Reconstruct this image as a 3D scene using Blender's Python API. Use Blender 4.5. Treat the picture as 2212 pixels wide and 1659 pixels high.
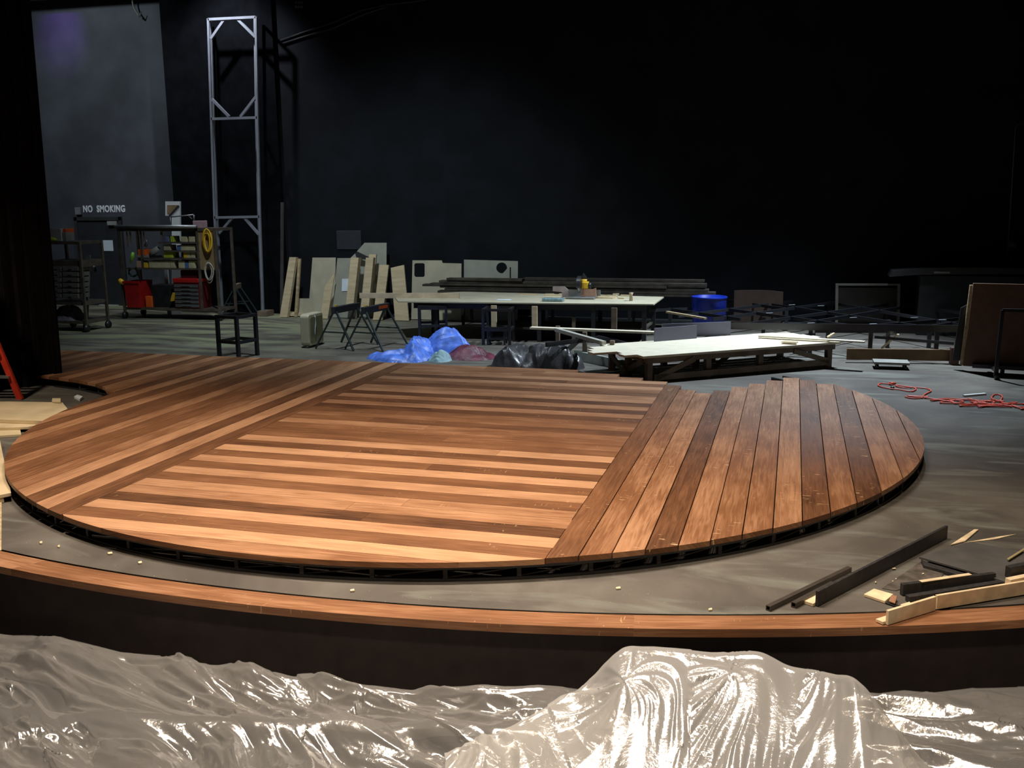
import bpy, bmesh, math, random
from mathutils import Vector, Matrix, noise
random.seed(7)
for o in list(bpy.data.objects): bpy.data.objects.remove(o)
S = bpy.context.scene
COL = S.collection
# ---------------------------------------------------------------- camera
# stage axes: X to the right along the back wall, Y into the stage, Z up, stage floor at 0
F_PX, PITCH, ROLL, YAW, CZ = 2106.02, .186142, -.00996, .279959, 2.34
def _basis():
    f = Vector((0, math.cos(PITCH), -math.sin(PITCH))); r = Vector((1, 0, 0)); u = r.cross(f)
    r2 = r*math.cos(ROLL) + u*math.sin(ROLL); u2 = r2.cross(f)
    rot = Matrix.Rotation(YAW, 3, 'Z')
    return rot @ r2, rot @ u2, rot @ f
CR, CU, CF = _basis()
cam_d = bpy.data.cameras.new('camera'); cam = bpy.data.objects.new('camera', cam_d); COL.objects.link(cam)
cam_d.sensor_width = 36; cam_d.lens = 36*F_PX/2212; cam_d.clip_start = .05; cam_d.clip_end = 200
m = Matrix.Identity(4)
for i, v in enumerate((CR, CU, -CF)):
    for j in range(3): m[j][i] = v[j]
m.translation = (0, 0, CZ); cam.matrix_world = m
S.camera = cam
# ---------------------------------------------------------------- colour management, world, lights
S.view_settings.view_transform = 'Standard'; S.view_settings.look = 'None'
S.view_settings.exposure = 0.0; S.view_settings.gamma = 1.0; S.view_settings.use_curve_mapping = False
w = bpy.data.worlds.new('world'); S.world = w; w.use_nodes = True
w.node_tree.nodes['Background'].inputs[0].default_value = (.55, .6, .8, 1)
w.node_tree.nodes['Background'].inputs[1].default_value = .006
def spot(name, loc, target, power, color, deg, blend=.4, rad=.15):
    d = bpy.data.lights.new(name, 'SPOT'); o = bpy.data.objects.new(name, d); COL.objects.link(o)
    o.location = loc; o.rotation_euler = (Vector(target)-Vector(loc)).to_track_quat('-Z', 'Y').to_euler()
    d.energy = power; d.color = color; d.spot_size = math.radians(deg); d.spot_blend = blend; d.shadow_soft_size = rad
    return o
spot('warm_work_light', (-5.2, 5.7, 8.8), (-4.7, 5.4, 0), 2550, (1, .82, .64), 73, .8, .35)
spot('warm_house_light', (-.2, 1.4, 8.6), (-.6, 5.6, 0), 1450, (1, .80, .58), 46, .5, .3)
spot('cool_work_light', (1.2, 16.2, 6.8), (-.5, 14.5, 0), 4200, (.74, .87, 1), 80, .8, .12)
spot('cool_work_light', (-6.8, 12.6, 8.4), (-7.4, 16.2, 0), 1900, (.80, .92, 1), 84, .9, .25)
spot('tower_work_light', (-11.2, 17.2, 7.1), (-11.3, 18.1, 5.4), 420, (.85, .9, 1), 100, .9, .06)
spot('wall_work_light', (-15.0, 14.4, 8.4), (-15.0, 19.4, 4.4), 760, (.82, .93, 1), 72, .9, .3)
spot('purple_stage_light', (-15.9, 17.7, 7.4), (-16.1, 19.45, 6.2), 130, (.32, .06, 1), 42, .9, .05)
spot('wing_fill_light', (-9.6, 6.6, 5.6), (-9.3, 8.7, 0), 620, (1, .85, .66), 62, .8, .2)  # added fill lamp that brightens the left boards and the ladder
def area(name, loc, target, power, color, sx, sy):
    d = bpy.data.lights.new(name, 'AREA'); o = bpy.data.objects.new(name, d); COL.objects.link(o); d.shape = 'RECTANGLE'; d.size = sx; d.size_y = sy
    o.location = loc; o.rotation_euler = (Vector(target)-Vector(loc)).to_track_quat('-Z', 'Y').to_euler(); d.energy = power; d.color = color; d.spread = math.radians(100)
area('highlight_strip_fill', (-2.2, 6.4, 8.4), (-2.0, 4.2, 0), 300, (1, .86, .72), 2.6, .5)  # both strips are added lamps, giving the plastic highlights and the deck sheen
area('highlight_strip_fill', (.6, 4.2, 8.4), (.2, 4.2, 0), 60, (1, .84, .68), 1.8, .5)
# ---------------------------------------------------------------- picking a point in the place
def ray(px, py): return CF*F_PX + CR*(px-1106) - CU*(py-829.5)
def G(px, py, z=0.):                      # on a level plane
    d = ray(px, py); t = (z-CZ)/d.z; return Vector((d.x*t, d.y*t, z))
def V(px, py, Y):                         # on an upright plane parallel to the back wall
    d = ray(px, py); t = Y/d.y; return Vector((d.x*t, Y, CZ+d.z*t))
def LN(px, py, Y0, k):                    # on a plane leaning back: Y = Y0 + k z
    d = ray(px, py); t = (Y0+k*CZ)/(d.y-k*d.z); return Vector((d.x*t, d.y*t, CZ+d.z*t))
# ---------------------------------------------------------------- materials
MATS = {}
def nn(t, ty, **kw):
    n = t.nodes.new(ty)
    for k, v in kw.items(): setattr(n, k, v)
    return n
def mat(name, col, rough=.6, metal=0, var=.15, scale=6, bump=0, bscale=60, spec=.5, stretch=None, col2=None):
    if name in MATS: return MATS[name]
    M_ = bpy.data.materials.new(name); M_.use_nodes = True; t = M_.node_tree; L = t.links.new
    b = t.nodes['Principled BSDF']; b.inputs['Roughness'].default_value = rough; b.inputs['Metallic'].default_value = metal
    b.inputs['Specular IOR Level'].default_value = spec
    tc = nn(t, 'ShaderNodeTexCoord'); mp = nn(t, 'ShaderNodeMapping'); L(tc.outputs['Object'], mp.inputs[0])
    if stretch: mp.inputs['Scale'].default_value = stretch
    nz = nn(t, 'ShaderNodeTexNoise'); nz.inputs['Scale'].default_value = scale; nz.inputs['Detail'].default_value = 5
    L(mp.outputs[0], nz.inputs['Vector'])
    rp = nn(t, 'ShaderNodeValToRGB'); L(nz.outputs[0], rp.inputs[0])
    c2 = col2 or tuple(min(1, c*(1+var)) for c in col); c1 = col if col2 else tuple(c*(1-var) for c in col)
    rp.color_ramp.elements[0].position = .35; rp.color_ramp.elements[1].position = .65
    rp.color_ramp.elements[0].color = (*c1, 1); rp.color_ramp.elements[1].color = (*c2, 1)
    L(rp.outputs[0], b.inputs['Base Color'])
    if bump:
        n2 = nn(t, 'ShaderNodeTexNoise'); n2.inputs['Scale'].default_value = bscale; L(mp.outputs[0], n2.inputs['Vector'])
        bp = nn(t, 'ShaderNodeBump'); bp.inputs['Strength'].default_value = bump; bp.inputs['Distance'].default_value = .01
        L(n2.outputs[0], bp.inputs['Height']); L(bp.outputs[0], b.inputs['Normal'])
    MATS[name] = M_; return M_
def deck_wood():
    M_ = bpy.data.materials.new('stained_planks'); M_.use_nodes = True; t = M_.node_tree; L = t.links.new
    b = t.nodes['Principled BSDF']
    at = nn(t, 'ShaderNodeAttribute', attribute_name='tone'); uv = nn(t, 'ShaderNodeUVMap', uv_map='UVMap')
    mp = nn(t, 'ShaderNodeMapping'); L(uv.outputs[0], mp.inputs[0]); mp.inputs['Scale'].default_value = (1.2, 22, 1)
    n1 = nn(t, 'ShaderNodeTexNoise'); n1.inputs['Scale'].default_value = 2.2; n1.inputs['Detail'].default_value = 7; n1.inputs['Distortion'].default_value = 1.2
    L(mp.outputs[0], n1.inputs['Vector'])
    mp2 = nn(t, 'ShaderNodeMapping'); L(uv.outputs[0], mp2.inputs[0]); mp2.inputs['Scale'].default_value = (.9, 2.5, 1)
    n2 = nn(t, 'ShaderNodeTexNoise'); n2.inputs['Scale'].default_value = 1.6; n2.inputs['Detail'].default_value = 3; L(mp2.outputs[0], n2.inputs['Vector'])
    ma = nn(t, 'ShaderNodeMath', operation='MULTIPLY_ADD'); L(n1.outputs[0], ma.inputs[0]); ma.inputs[1].default_value = .62
    sx = nn(t, 'ShaderNodeSeparateColor'); L(at.outputs['Color'], sx.inputs[0]); L(sx.outputs[0], ma.inputs[2])
    mb = nn(t, 'ShaderNodeMath', operation='MULTIPLY_ADD'); L(n2.outputs[0], mb.inputs[0]); mb.inputs[1].default_value = .62; L(ma.outputs[0], mb.inputs[2])
    mc = nn(t, 'ShaderNodeMath', operation='SUBTRACT'); L(mb.outputs[0], mc.inputs[0]); mc.inputs[1].default_value = .64
    rp = nn(t, 'ShaderNodeValToRGB'); L(mc.outputs[0], rp.inputs[0]); e = rp.color_ramp.elements
    e[0].position = 0; e[0].color = (.06, .024, .011, 1); e[1].position = 1; e[1].color = (.60, .33, .18, 1)
    k = e.new(.45); k.color = (.225, .098, .043, 1)
    # knots and small pale scratches across the boards
    vo = nn(t, 'ShaderNodeTexNoise'); vo.inputs['Scale'].default_value = 1
    mp3 = nn(t, 'ShaderNodeMapping'); L(uv.outputs[0], mp3.inputs[0]); mp3.inputs['Scale'].default_value = (55, 9, 1); L(mp3.outputs[0], vo.inputs['Vector'])
    n4 = nn(t, 'ShaderNodeTexNoise'); n4.inputs['Scale'].default_value = 1.3; L(uv.outputs[0], n4.inputs['Vector'])
    g1 = nn(t, 'ShaderNodeMath', operation='GREATER_THAN'); L(vo.outputs[0], g1.inputs[0]); g1.inputs[1].default_value = .68
    g2 = nn(t, 'ShaderNodeMath', operation='GREATER_THAN'); L(n4.outputs[0], g2.inputs[0]); g2.inputs[1].default_value = .55
    g3 = nn(t, 'ShaderNodeMath', operation='MULTIPLY'); L(g1.outputs[0], g3.inputs[0]); L(g2.outputs[0], g3.inputs[1])
    g4 = nn(t, 'ShaderNodeMath', operation='MULTIPLY'); L(g3.outputs[0], g4.inputs[0]); L(sx.outputs[1], g4.inputs[1])
    mx = nn(t, 'ShaderNodeMix', data_type='RGBA'); L(g4.outputs[0], mx.inputs[0]); L(rp.outputs[0], mx.inputs[6]); mx.inputs[7].default_value = (.62, .4, .22, 1)
    L(mx.outputs[2], b.inputs['Base Color'])
    rr = nn(t, 'ShaderNodeMapRange'); L(n1.outputs[0], rr.inputs[0]); rr.inputs[3].default_value = .42; rr.inputs[4].default_value = .62
    L(rr.outputs[0], b.inputs['Roughness']); b.inputs['Specular IOR Level'].default_value = .3
    bp = nn(t, 'ShaderNodeBump'); bp.inputs['Strength'].default_value = .25; bp.inputs['Distance'].default_value = .004
    L(n1.outputs[0], bp.inputs['Height']); L(bp.outputs[0], b.inputs['Normal'])
    return M_
def floor_mat():
    M_ = bpy.data.materials.new('painted_stage_floor'); M_.use_nodes = True; t = M_.node_tree; L = t.links.new
    b = t.nodes['Principled BSDF']; tc = nn(t, 'ShaderNodeTexCoord')
    def noise_(sc, det=6, st=(1, 1, 1), dist=0):
        mp = nn(t, 'ShaderNodeMapping'); L(tc.outputs['Object'], mp.inputs[0]); mp.inputs['Scale'].default_value = st
        n = nn(t, 'ShaderNodeTexNoise'); n.inputs['Scale'].default_value = sc; n.inputs['Detail'].default_value = det; n.inputs['Distortion'].default_value = dist
        L(mp.outputs[0], n.inputs['Vector']); return n.outputs[0]
    def ramp(fac, stops):
        r = nn(t, 'ShaderNodeValToRGB'); L(fac, r.inputs[0]); e = r.color_ramp.elements
        e[0].position, e[0].color = stops[0][0], (*stops[0][1], 1); e[1].position, e[1].color = stops[-1][0], (*stops[-1][1], 1)
        for p, c in stops[1:-1]: k = e.new(p); k.color = (*c, 1)
        return r.outputs[0]
    base = ramp(noise_(1.1, 8, dist=.6), [(.3, (.064, .056, .048)), (.5, (.104, .092, .079)), (.72, (.165, .148, .126))])
    # old paint scuffs
    sc = ramp(noise_(1.5, 9, (.45, 1.9, 1), 1.4), [(.53, (0, 0, 0)), (.68, (1, 1, 1))])
    mx = nn(t, 'ShaderNodeMix', data_type='RGBA'); L(sc, mx.inputs[0]); L(base, mx.inputs[6]); mx.inputs[7].default_value = (.17, .17, .145, 1)
    # yellow-green worn paint at the back left of the stage
    sp = nn(t, 'ShaderNodeSeparateXYZ'); L(tc.outputs['Object'], sp.inputs[0])
    mr = nn(t, 'ShaderNodeMapRange'); L(sp.outputs[0], mr.inputs[0]); mr.inputs[1].default_value = -6.5; mr.inputs[2].default_value = -9.5; mr.inputs[3].default_value = 0; mr.inputs[4].default_value = 1
    my = nn(t, 'ShaderNodeMapRange'); L(sp.outputs[1], my.inputs[0]); my.inputs[1].default_value = 12.5; my.inputs[2].default_value = 14.5
    s2 = ramp(noise_(.8, 9, (.5, 1.5, 1), 1.8), [(.42, (0, 0, 0)), (.6, (1, 1, 1))])
    a = nn(t, 'ShaderNodeMath', operation='MULTIPLY'); L(mr.outputs[0], a.inputs[0]); L(my.outputs[0], a.inputs[1])
    a2 = nn(t, 'ShaderNodeMath', operation='MULTIPLY'); L(a.outputs[0], a2.inputs[0]); L(s2, a2.inputs[1])
    m2 = nn(t, 'ShaderNodeMix', data_type='RGBA'); L(a2.outputs[0], m2.inputs[0]); L(mx.outputs[2], m2.inputs[6]); m2.inputs[7].default_value = (.27, .28, .17, 1)
    # crumbs of sawdust
    s3 = ramp(noise_(55, 2), [(.735, (0, 0, 0)), (.76, (1, 1, 1))])
    m3 = nn(t, 'ShaderNodeMix', data_type='RGBA'); L(s3, m3.inputs[0]); L(m2.outputs[2], m3.inputs[6]); m3.inputs[7].default_value = (.35, .3, .22, 1)
    L(m3.outputs[2], b.inputs['Base Color']); b.inputs['Roughness'].default_value = .72; b.inputs['Specular IOR Level'].default_value = .22
    bp = nn(t, 'ShaderNodeBump'); bp.inputs['Strength'].default_value = .3; bp.inputs['Distance'].default_value = .01
    L(noise_(30, 5), bp.inputs['Height']); L(bp.outputs[0], b.inputs['Normal'])
    return M_
def plastic_mat(name, clear, tint=(.80, .76, .70), gloss=.22):
    M_ = bpy.data.materials.new(name); M_.use_nodes = True; t = M_.node_tree; L = t.links.new
    t.nodes.remove(t.nodes['Principled BSDF']); out = t.nodes['Material Output']
    tr = nn(t, 'ShaderNodeBsdfTransparent'); tr.inputs[0].default_value = (.95, .94, .92, 1)
    df = nn(t, 'ShaderNodeBsdfDiffuse'); df.inputs[0].default_value = (*tint, 1)
    tl = nn(t, 'ShaderNodeBsdfTranslucent'); tl.inputs[0].default_value = (*tint, 1)
    gl = nn(t, 'ShaderNodeBsdfGlossy'); gl.inputs['Roughness'].default_value = .15; gl.inputs[0].default_value = (1, 1, 1, 1)
    tc = nn(t, 'ShaderNodeTexCoord')
    nz = nn(t, 'ShaderNodeTexNoise'); nz.inputs['Scale'].default_value = 40; nz.inputs['Detail'].default_value = 4; nz.inputs['Distortion'].default_value = .6; L(tc.outputs['Object'], nz.inputs['Vector'])
    bp = nn(t, 'ShaderNodeBump'); bp.inputs['Strength'].default_value = .25; bp.inputs['Distance'].default_value = .008; L(nz.outputs[0], bp.inputs['Height'])
    L(bp.outputs[0], gl.inputs['Normal'])
    a = nn(t, 'ShaderNodeMixShader'); a.inputs[0].default_value = .45; L(df.outputs[0], a.inputs[1]); L(tl.outputs[0], a.inputs[2])
    b = nn(t, 'ShaderNodeMixShader'); b.inputs[0].default_value = clear; L(a.outputs[0], b.inputs[1]); L(tr.outputs[0], b.inputs[2])
    fr = nn(t, 'ShaderNodeLayerWeight'); fr.inputs[0].default_value = .35
    mr = nn(t, 'ShaderNodeMapRange'); L(fr.outputs['Fresnel'], mr.inputs[0]); mr.inputs[3].default_value = gloss; mr.inputs[4].default_value = gloss+.5
    c = nn(t, 'ShaderNodeMixShader'); L(mr.outputs[0], c.inputs[0]); L(b.outputs[0], c.inputs[1]); L(gl.outputs[0], c.inputs[2])
    L(c.outputs[0], out.inputs[0]); return M_
M_DECK = deck_wood(); M_FLOOR = floor_mat()
PINE = mat('pine_lumber', (.66, .53, .33), .6, var=.12, scale=3, stretch=(1, 1, 6), bump=.1)
PINE2 = mat('aged_pine', (.5, .38, .22), .65, var=.25, scale=3, stretch=(1, 6, 6))
PINE_B = mat('stained_lumber_ends', (.20, .15, .10), .7, var=.3)
PLY = mat('pale_plywood', (.47, .43, .31), .7, var=.08, scale=4)
PLYG = mat('grey_board', (.33, .33, .27), .75, var=.08, scale=4)
WOODT = mat('rough_brown_lumber', (.20, .145, .10), .7, var=.25, scale=5)
DWOOD = mat('dark_stacked_lumber', (.05, .04, .03), .7, var=.4, scale=5)
BLACKM = mat('black_painted_steel', (.018, .018, .02), .38, var=.3, spec=.6)
STEEL = mat('dull_steel', (.32, .33, .34), .4, .7, var=.12)
TRUSS = mat('grey_primed_tube', (.30, .32, .37), .45, .2, var=.12, scale=3)
GREEN = mat('dark_green_steel', (.035, .05, .05), .45, .2)
WALLB = mat('black_wall_paint', (.009, .0105, .0135), .9, var=.18, scale=2, bump=.25, bscale=9, spec=.15)
WALLP = mat('matt_black_pier', (.0045, .005, .0065), .95, var=.3, scale=3, spec=.05)
BLOCK = mat('grey_black_block_wall', (.062, .067, .078), .75, var=.2, scale=1.2, bump=.25, bscale=9, spec=.3)
DRAPE = mat('black_drape_cloth', (.007, .0055, .006), .95, var=.3, scale=8, spec=.1)
RED = mat('red_plastic', (.42, .015, .015), .4)
REDL = mat('red_orange_fibreglass', (.75, .05, .02), .5)
ORANGE = mat('orange_plastic', (.8, .13, .02), .5)
YEL = mat('yellow_plastic', (.8, .5, .03), .45)
YELG = mat('yellow_green_plastic', (.45, .55, .05), .45)
LIME = mat('lime_plastic', (.25, .55, .08), .5)
WHITE = mat('white_paint', (.75, .8, .8), .6, var=.05)
PAPER = mat('white_paper', (.7, .78, .85), .8, var=.04)
CREAM = mat('cream_bins', (.5, .46, .28), .6)
GREYB = mat('grey_bins', (.28, .28, .25), .6)
BEIGE = mat('beige_enamel', (.55, .5, .36), .5, var=.06)
BLUEP = mat('blue_plastic_drum', (.008, .03, .36), .35, var=.15)
TARP = mat('blue_tarpaulin', (.10, .22, .80), .42, var=.3, scale=9, bump=.3, bscale=30)
TEAL = mat('pale_teal_cloth', (.27, .42, .47), .6, var=.12, bump=.2)
MAROON = mat('maroon_cloth', (.13, .03, .05), .35, var=.3, bump=.6, bscale=90)
DARKT = mat('black_crumpled_tarp', (.055, .052, .055), .36, var=.3, scale=5, bump=.25, bscale=30)
BROWNP = mat('brown_hardboard', (.16, .085, .05), .75, var=.12, scale=8)
GREYP = mat('violet_grey_panel', (.17, .17, .24), .6, var=.1, scale=3)
NOSE = None
# ---------------------------------------------------------------- mesh helper
def rootloc(o):
    l = Vector((0, 0, 0))
    while o: l += o.location; o = o.parent
    return l
class MB:
    def __init__(s): s.v = []; s.f = []; s.uv = []; s.tone = []; s.cur = None; s.smooth = False
    def add(s, vs, fs, uvs=None, tone=None):
        n = len(s.v); s.v += [Vector(v) for v in vs]
        for i, f in enumerate(fs):
            s.f.append([n+k for k in f]); s.uv.append(uvs[i] if uvs else None); s.tone.append(tone)
        return s
    def hexa(s, p): return s.add(p, [(3, 2, 1, 0), (4, 5, 6, 7), (0, 1, 5, 4), (1, 2, 6, 5), (2, 3, 7, 6), (3, 0, 4, 7)])
    def box(s, c, d, rz=0):
        h = Vector(d)/2; R_ = Matrix.Rotation(rz, 3, 'Z'); c = Vector(c)
        P = [c + R_ @ Vector((a*h.x, b*h.y, z*h.z)) for z in (-1, 1) for a, b in ((-1, -1), (1, -1), (1, 1), (-1, 1))]
        return s.hexa(P)
    def span(s, a, b):
        lo = [min(a[i], b[i]) for i in range(3)]; hi = [max(a[i], b[i]) for i in range(3)]
        return s.box([(lo[i]+hi[i])/2 for i in range(3)], [hi[i]-lo[i] for i in range(3)])
    def bar(s, p, q, w_, h_, up=(0, 0, 1)):
        p = Vector(p); q = Vector(q); d = (q-p).normalized(); up = Vector(up)
        if abs(d.dot(up)) > .98: up = Vector((0, 1, 0))
        x = d.cross(up).normalized()*w_/2; z = x.cross(d).normalized()*h_/2
        return s.hexa([p-x-z, p+x-z, q+x-z, q-x-z, p-x+z, p+x+z, q+x+z, q-x+z])
    def prism(s, pts, ext):
        pts = [Vector(p) for p in pts]; e = Vector(ext); n = len(pts)
        return s.add(pts+[p+e for p in pts], [list(range(n))[::-1], list(range(n, 2*n))]+[(i, (i+1) % n, n+(i+1) % n, n+i) for i in range(n)])
    def tube(s, pts, r, n=8, cap=True):
        pts = [Vector(p) for p in pts]; rings = []; up = Vector((.123, .31, .94))
        for i, p in enumerate(pts):
            d = (pts[min(i+1, len(pts)-1)]-pts[max(i-1, 0)]).normalized()
            x = d.cross(up).normalized(); y = x.cross(d)
            rr = r[i] if isinstance(r, (list, tuple)) else r
            rings.append([p+(x*math.cos(2*math.pi*k/n)+y*math.sin(2*math.pi*k/n))*rr for k in range(n)])
        vs = [v for r_ in rings for v in r_]; fs = []
        for i in range(len(pts)-1):
            for k in range(n): fs.append((i*n+k, i*n+(k+1) % n, (i+1)*n+(k+1) % n, (i+1)*n+k))
        if cap: fs += [list(range(n))[::-1], [(len(pts)-1)*n+k for k in range(n)]]
        s.smooth = True; return s.add(vs, fs)
    def lathe(s, c, prof, n=32):
        c = Vector(c); vs = [c+Vector((r*math.cos(2*math.pi*k/n), r*math.sin(2*math.pi*k/n), z)) for r, z in prof for k in range(n)]
        fs = [(i*n+k, i*n+(k+1) % n, (i+1)*n+(k+1) % n, (i+1)*n+k) for i in range(len(prof)-1) for k in range(n)]
        return s.add(vs, fs)
    def build(s, name, material, parent=None, bevel=0, smooth=None, solid=0):
        me = bpy.data.meshes.new(name); off = rootloc(parent) if parent else Vector((0, 0, 0))
        me.from_pydata([v-off for v in s.v], [], s.f); 
        if any(u for u in s.uv):
            uvl = me.uv_layers.new(name='UVMap'); i = 0
            for f, u in zip(s.f, s.uv):
                for k in range(len(f)): uvl.data[i].uv = u[k] if u else (0, 0); i += 1
            ca = me.color_attributes.new('tone', 'FLOAT_COLOR', 'CORNER'); i = 0
            for f, tn in zip(s.f, s.tone):
                for k in range(len(f)): ca.data[i].color = (*(tn or (.5, 0)), 0, 1); i += 1
        bm = bmesh.new(); bm.from_mesh(me)
        if not any(u for u in s.uv): bmesh.ops.recalc_face_normals(bm, faces=bm.faces)
        bm.to_mesh(me); bm.free()
        me.materials.append(material)
        o = bpy.data.objects.new(name, me); COL.objects.link(o)
        if parent: o.parent = parent
        if (s.smooth if smooth is None else smooth):
            for p in me.polygons: p.use_smooth = True
        if solid: md = o.modifiers.new('thickness', 'SOLIDIFY'); md.thickness = solid; md.offset = -1
        if bevel: md = o.modifiers.new('bevel', 'BEVEL'); md.width = bevel; md.segments = 2; md.limit_method = 'ANGLE'
        return o
def tag(o, label, cat, group=None, kind=None):
    if label: o['label'] = label
    if cat: o['category'] = cat
    if group: o['group'] = group
    if kind: o['kind'] = kind
    return o
def struct(o): o['kind'] = 'structure'; return o
def thing(name, loc, label, cat, group=None):
    o = bpy.data.objects.new(name, None); COL.objects.link(o); o.location = loc; o.empty_display_size = .1
    return tag(o, label, cat, group)
def copy_tree(o, parent=None):
    c = o.copy(); COL.objects.link(c); c.parent = parent
    for ch in list(o.children): copy_tree(ch, c)
    return c
# ================================================================ SETTING
IC = (-3.0536, 16.0070)   # centre of the curved stage edge
CIN = Vector((.639*2.2414*math.cos(YAW)-7.244*2.2414*math.sin(YAW), .639*2.2414*math.sin(YAW)+7.244*2.2414*math.cos(YAW)))
RIN = 4.9077*2.2414
COUT = Vector((.638*2.2414*math.cos(YAW)-7.34*2.2414*math.sin(YAW), .638*2.2414*math.sin(YAW)+7.34*2.2414*math.cos(YAW)))
ROUT = 5.0962*2.2414
A0, A1, NA = math.radians(200), math.radians(345), 120
def arc(c, r, n=NA, a0=A0, a1=A1): return [Vector((c[0]+r*math.cos(a0+(a1-a0)*i/n), c[1]+r*math.sin(a0+(a1-a0)*i/n), 0)) for i in range(n+1)]
inner = arc(CIN, RIN); outer = arc(COUT, ROUT)
fl = MB(); inn = arc(CIN, RIN-.0)
top = [Vector((a.x, a.y, 0)) for a in inn]
vs = top + [Vector((a.x, 22, 0)) for a in inn]; n = len(inn)
fs = [(i, i+1, n+i+1, n+i) for i in range(n-1)]
fl.add(vs, fs)
fl.add([(-22, inn[0].y, 0), (inn[0].x, inn[0].y, 0), (inn[0].x, 22, 0), (-22, 22, 0)], [(0, 1, 2, 3)])
fl.add([(inn[-1].x, inn[-1].y, 0), (12, inn[-1].y, 0), (12, 22, 0), (inn[-1].x, 22, 0)], [(0, 1, 2, 3)])
fl.add([v+Vector((0, 0, -.08)) for v in top]+top, [(i, i+1, n+i+1, n+i) for i in range(n-1)])
struct(fl.build('floor', M_FLOOR))
MB().span((-8, -4, -1.2), (8, 7, -1.1)).build('floor_auditorium', mat('auditorium_carpet', (.05, .04, .04), .9)); struct(bpy.data.objects['floor_auditorium'])
# black face of the stage under its wooden edge
fa = MB(); a = arc(COUT, ROUT-.05); b = arc(COUT, ROUT-.2)
for i in range(NA):
    p, q, p2, q2 = a[i], a[i+1], b[i], b[i+1]; z0, z1 = Vector((0, 0, -1.1)), Vector((0, 0, -.045))
    fa.hexa([p+z0, q+z0, q2+z0, p2+z0, p+z1, q+z1, q2+z1, p2+z1])
struct(fa.build('wall_stage_front', mat('black_fascia', (.03, .023, .021), .8, var=.15, scale=9, spec=.25)))
# wooden nosing in long boards
nose = MB(); s0 = 0
for i in range(NA):
    if i % 17 == 0: tone = (random.uniform(.48, .72), .4); vo = random.random()*50
    # a small gap stays between nosing and floor
    gi = inner[i].copy(); gi2 = inner[i+1].copy(); ci = Vector((CIN[0], CIN[1], 0))
    gi += (gi-ci).normalized()*.03; gi2 += (gi2-ci).normalized()*.03
    p, q, p2, q2 = outer[i], outer[i+1], gi, gi2; z0, z1 = Vector((0, 0, -.045)), Vector((0, 0, .004))
    u0 = i*.23; u1 = u0+.23
    P = [p+z0, q+z0, q2+z0, p2+z0, p+z1, q+z1, q2+z1, p2+z1]
    nose.add(P, [(4, 5, 6, 7), (0, 1, 5, 4), (2, 3, 7, 6), (3, 2, 1, 0)],
             [[(u0, vo), (u1, vo), (u1, vo+.2), (u0, vo+.2)], [(u0, vo+.3), (u1, vo+.3), (u1, vo+.35), (u0, vo+.35)]]*2, tone)
no = nose.build('stage_edge', M_DECK); tag(no, 'curved reddish brown wooden edge board running along the front of the stage', 'stage edge')
# walls
YB = 18.75
struct(MB().span((-10.35, YB, 0), (12, YB+.3, 12)).build('wall_back', WALLB))
struct(MB().span((-12.95, YB-.1, 0), (-10.35, YB+.9, 12)).build('wall_pier', WALLP))
struct(MB().span((-22, 19.45, 0), (-12.95, 19.75, 12)).build('wall_left_back', BLOCK))
struct(MB().span((-22.3, 2, 0), (-22, 19.75, 12)).build('wall_left', WALLB))
struct(MB().span((12, 2, 0), (12.3, 19.05, 12)).build('wall_right', WALLB))
struct(MB().span((-22, 2, 12), (12, 20, 12.2)).build('ceiling', WALLP))
struct(MB().span((-10.35, YB-.22, 0), (12, YB, .07)).build('baseboard_back', mat('grey_ledge', (.05, .055, .055), .7)))
# door under the NO SMOKING lettering
d0 = V(185, 655, 19.45); d1 = V(258, 476, 19.45)
dr = MB().span((d0.x, 19.43, .0), (d1.x, 19.46, d1.z)).build('door_1', mat('black_door', (.022, .024, .03), .6)); struct(dr)
fr = MB()
for x in (d0.x-.04, d1.x+.04): fr.span((x-.04, 19.4, 0), (x+.04, 19.46, d1.z+.08))
fr.span((d0.x-.08, 19.4, d1.z), (d1.x+.08, 19.46, d1.z+.08)); fr.build('door_frame', mat('dark_frame', (.035, .033, .036), .6), dr)
p = V(204, 576, 19.4); MB().lathe((0, 0, 0), [(0, 0), (.035, .0), (.04, .03), (.02, .05), (0, .055)], 12)
k = MB(); k.tube([(p.x, 19.43, p.z), (p.x, 19.38, p.z)], .018); k.tube([(p.x, 19.385, p.z), (p.x, 19.36, p.z)], .035); k.build('door_knob', STEEL, dr)
p = G(230, 661); MB().span((p.x-.25, 19.36, 0), (p.x+.25, 19.44, .02)).build('threshold', mat('pale_threshold', (.5, .5, .42), .6), dr)  # pale strip at the foot of the door
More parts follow.
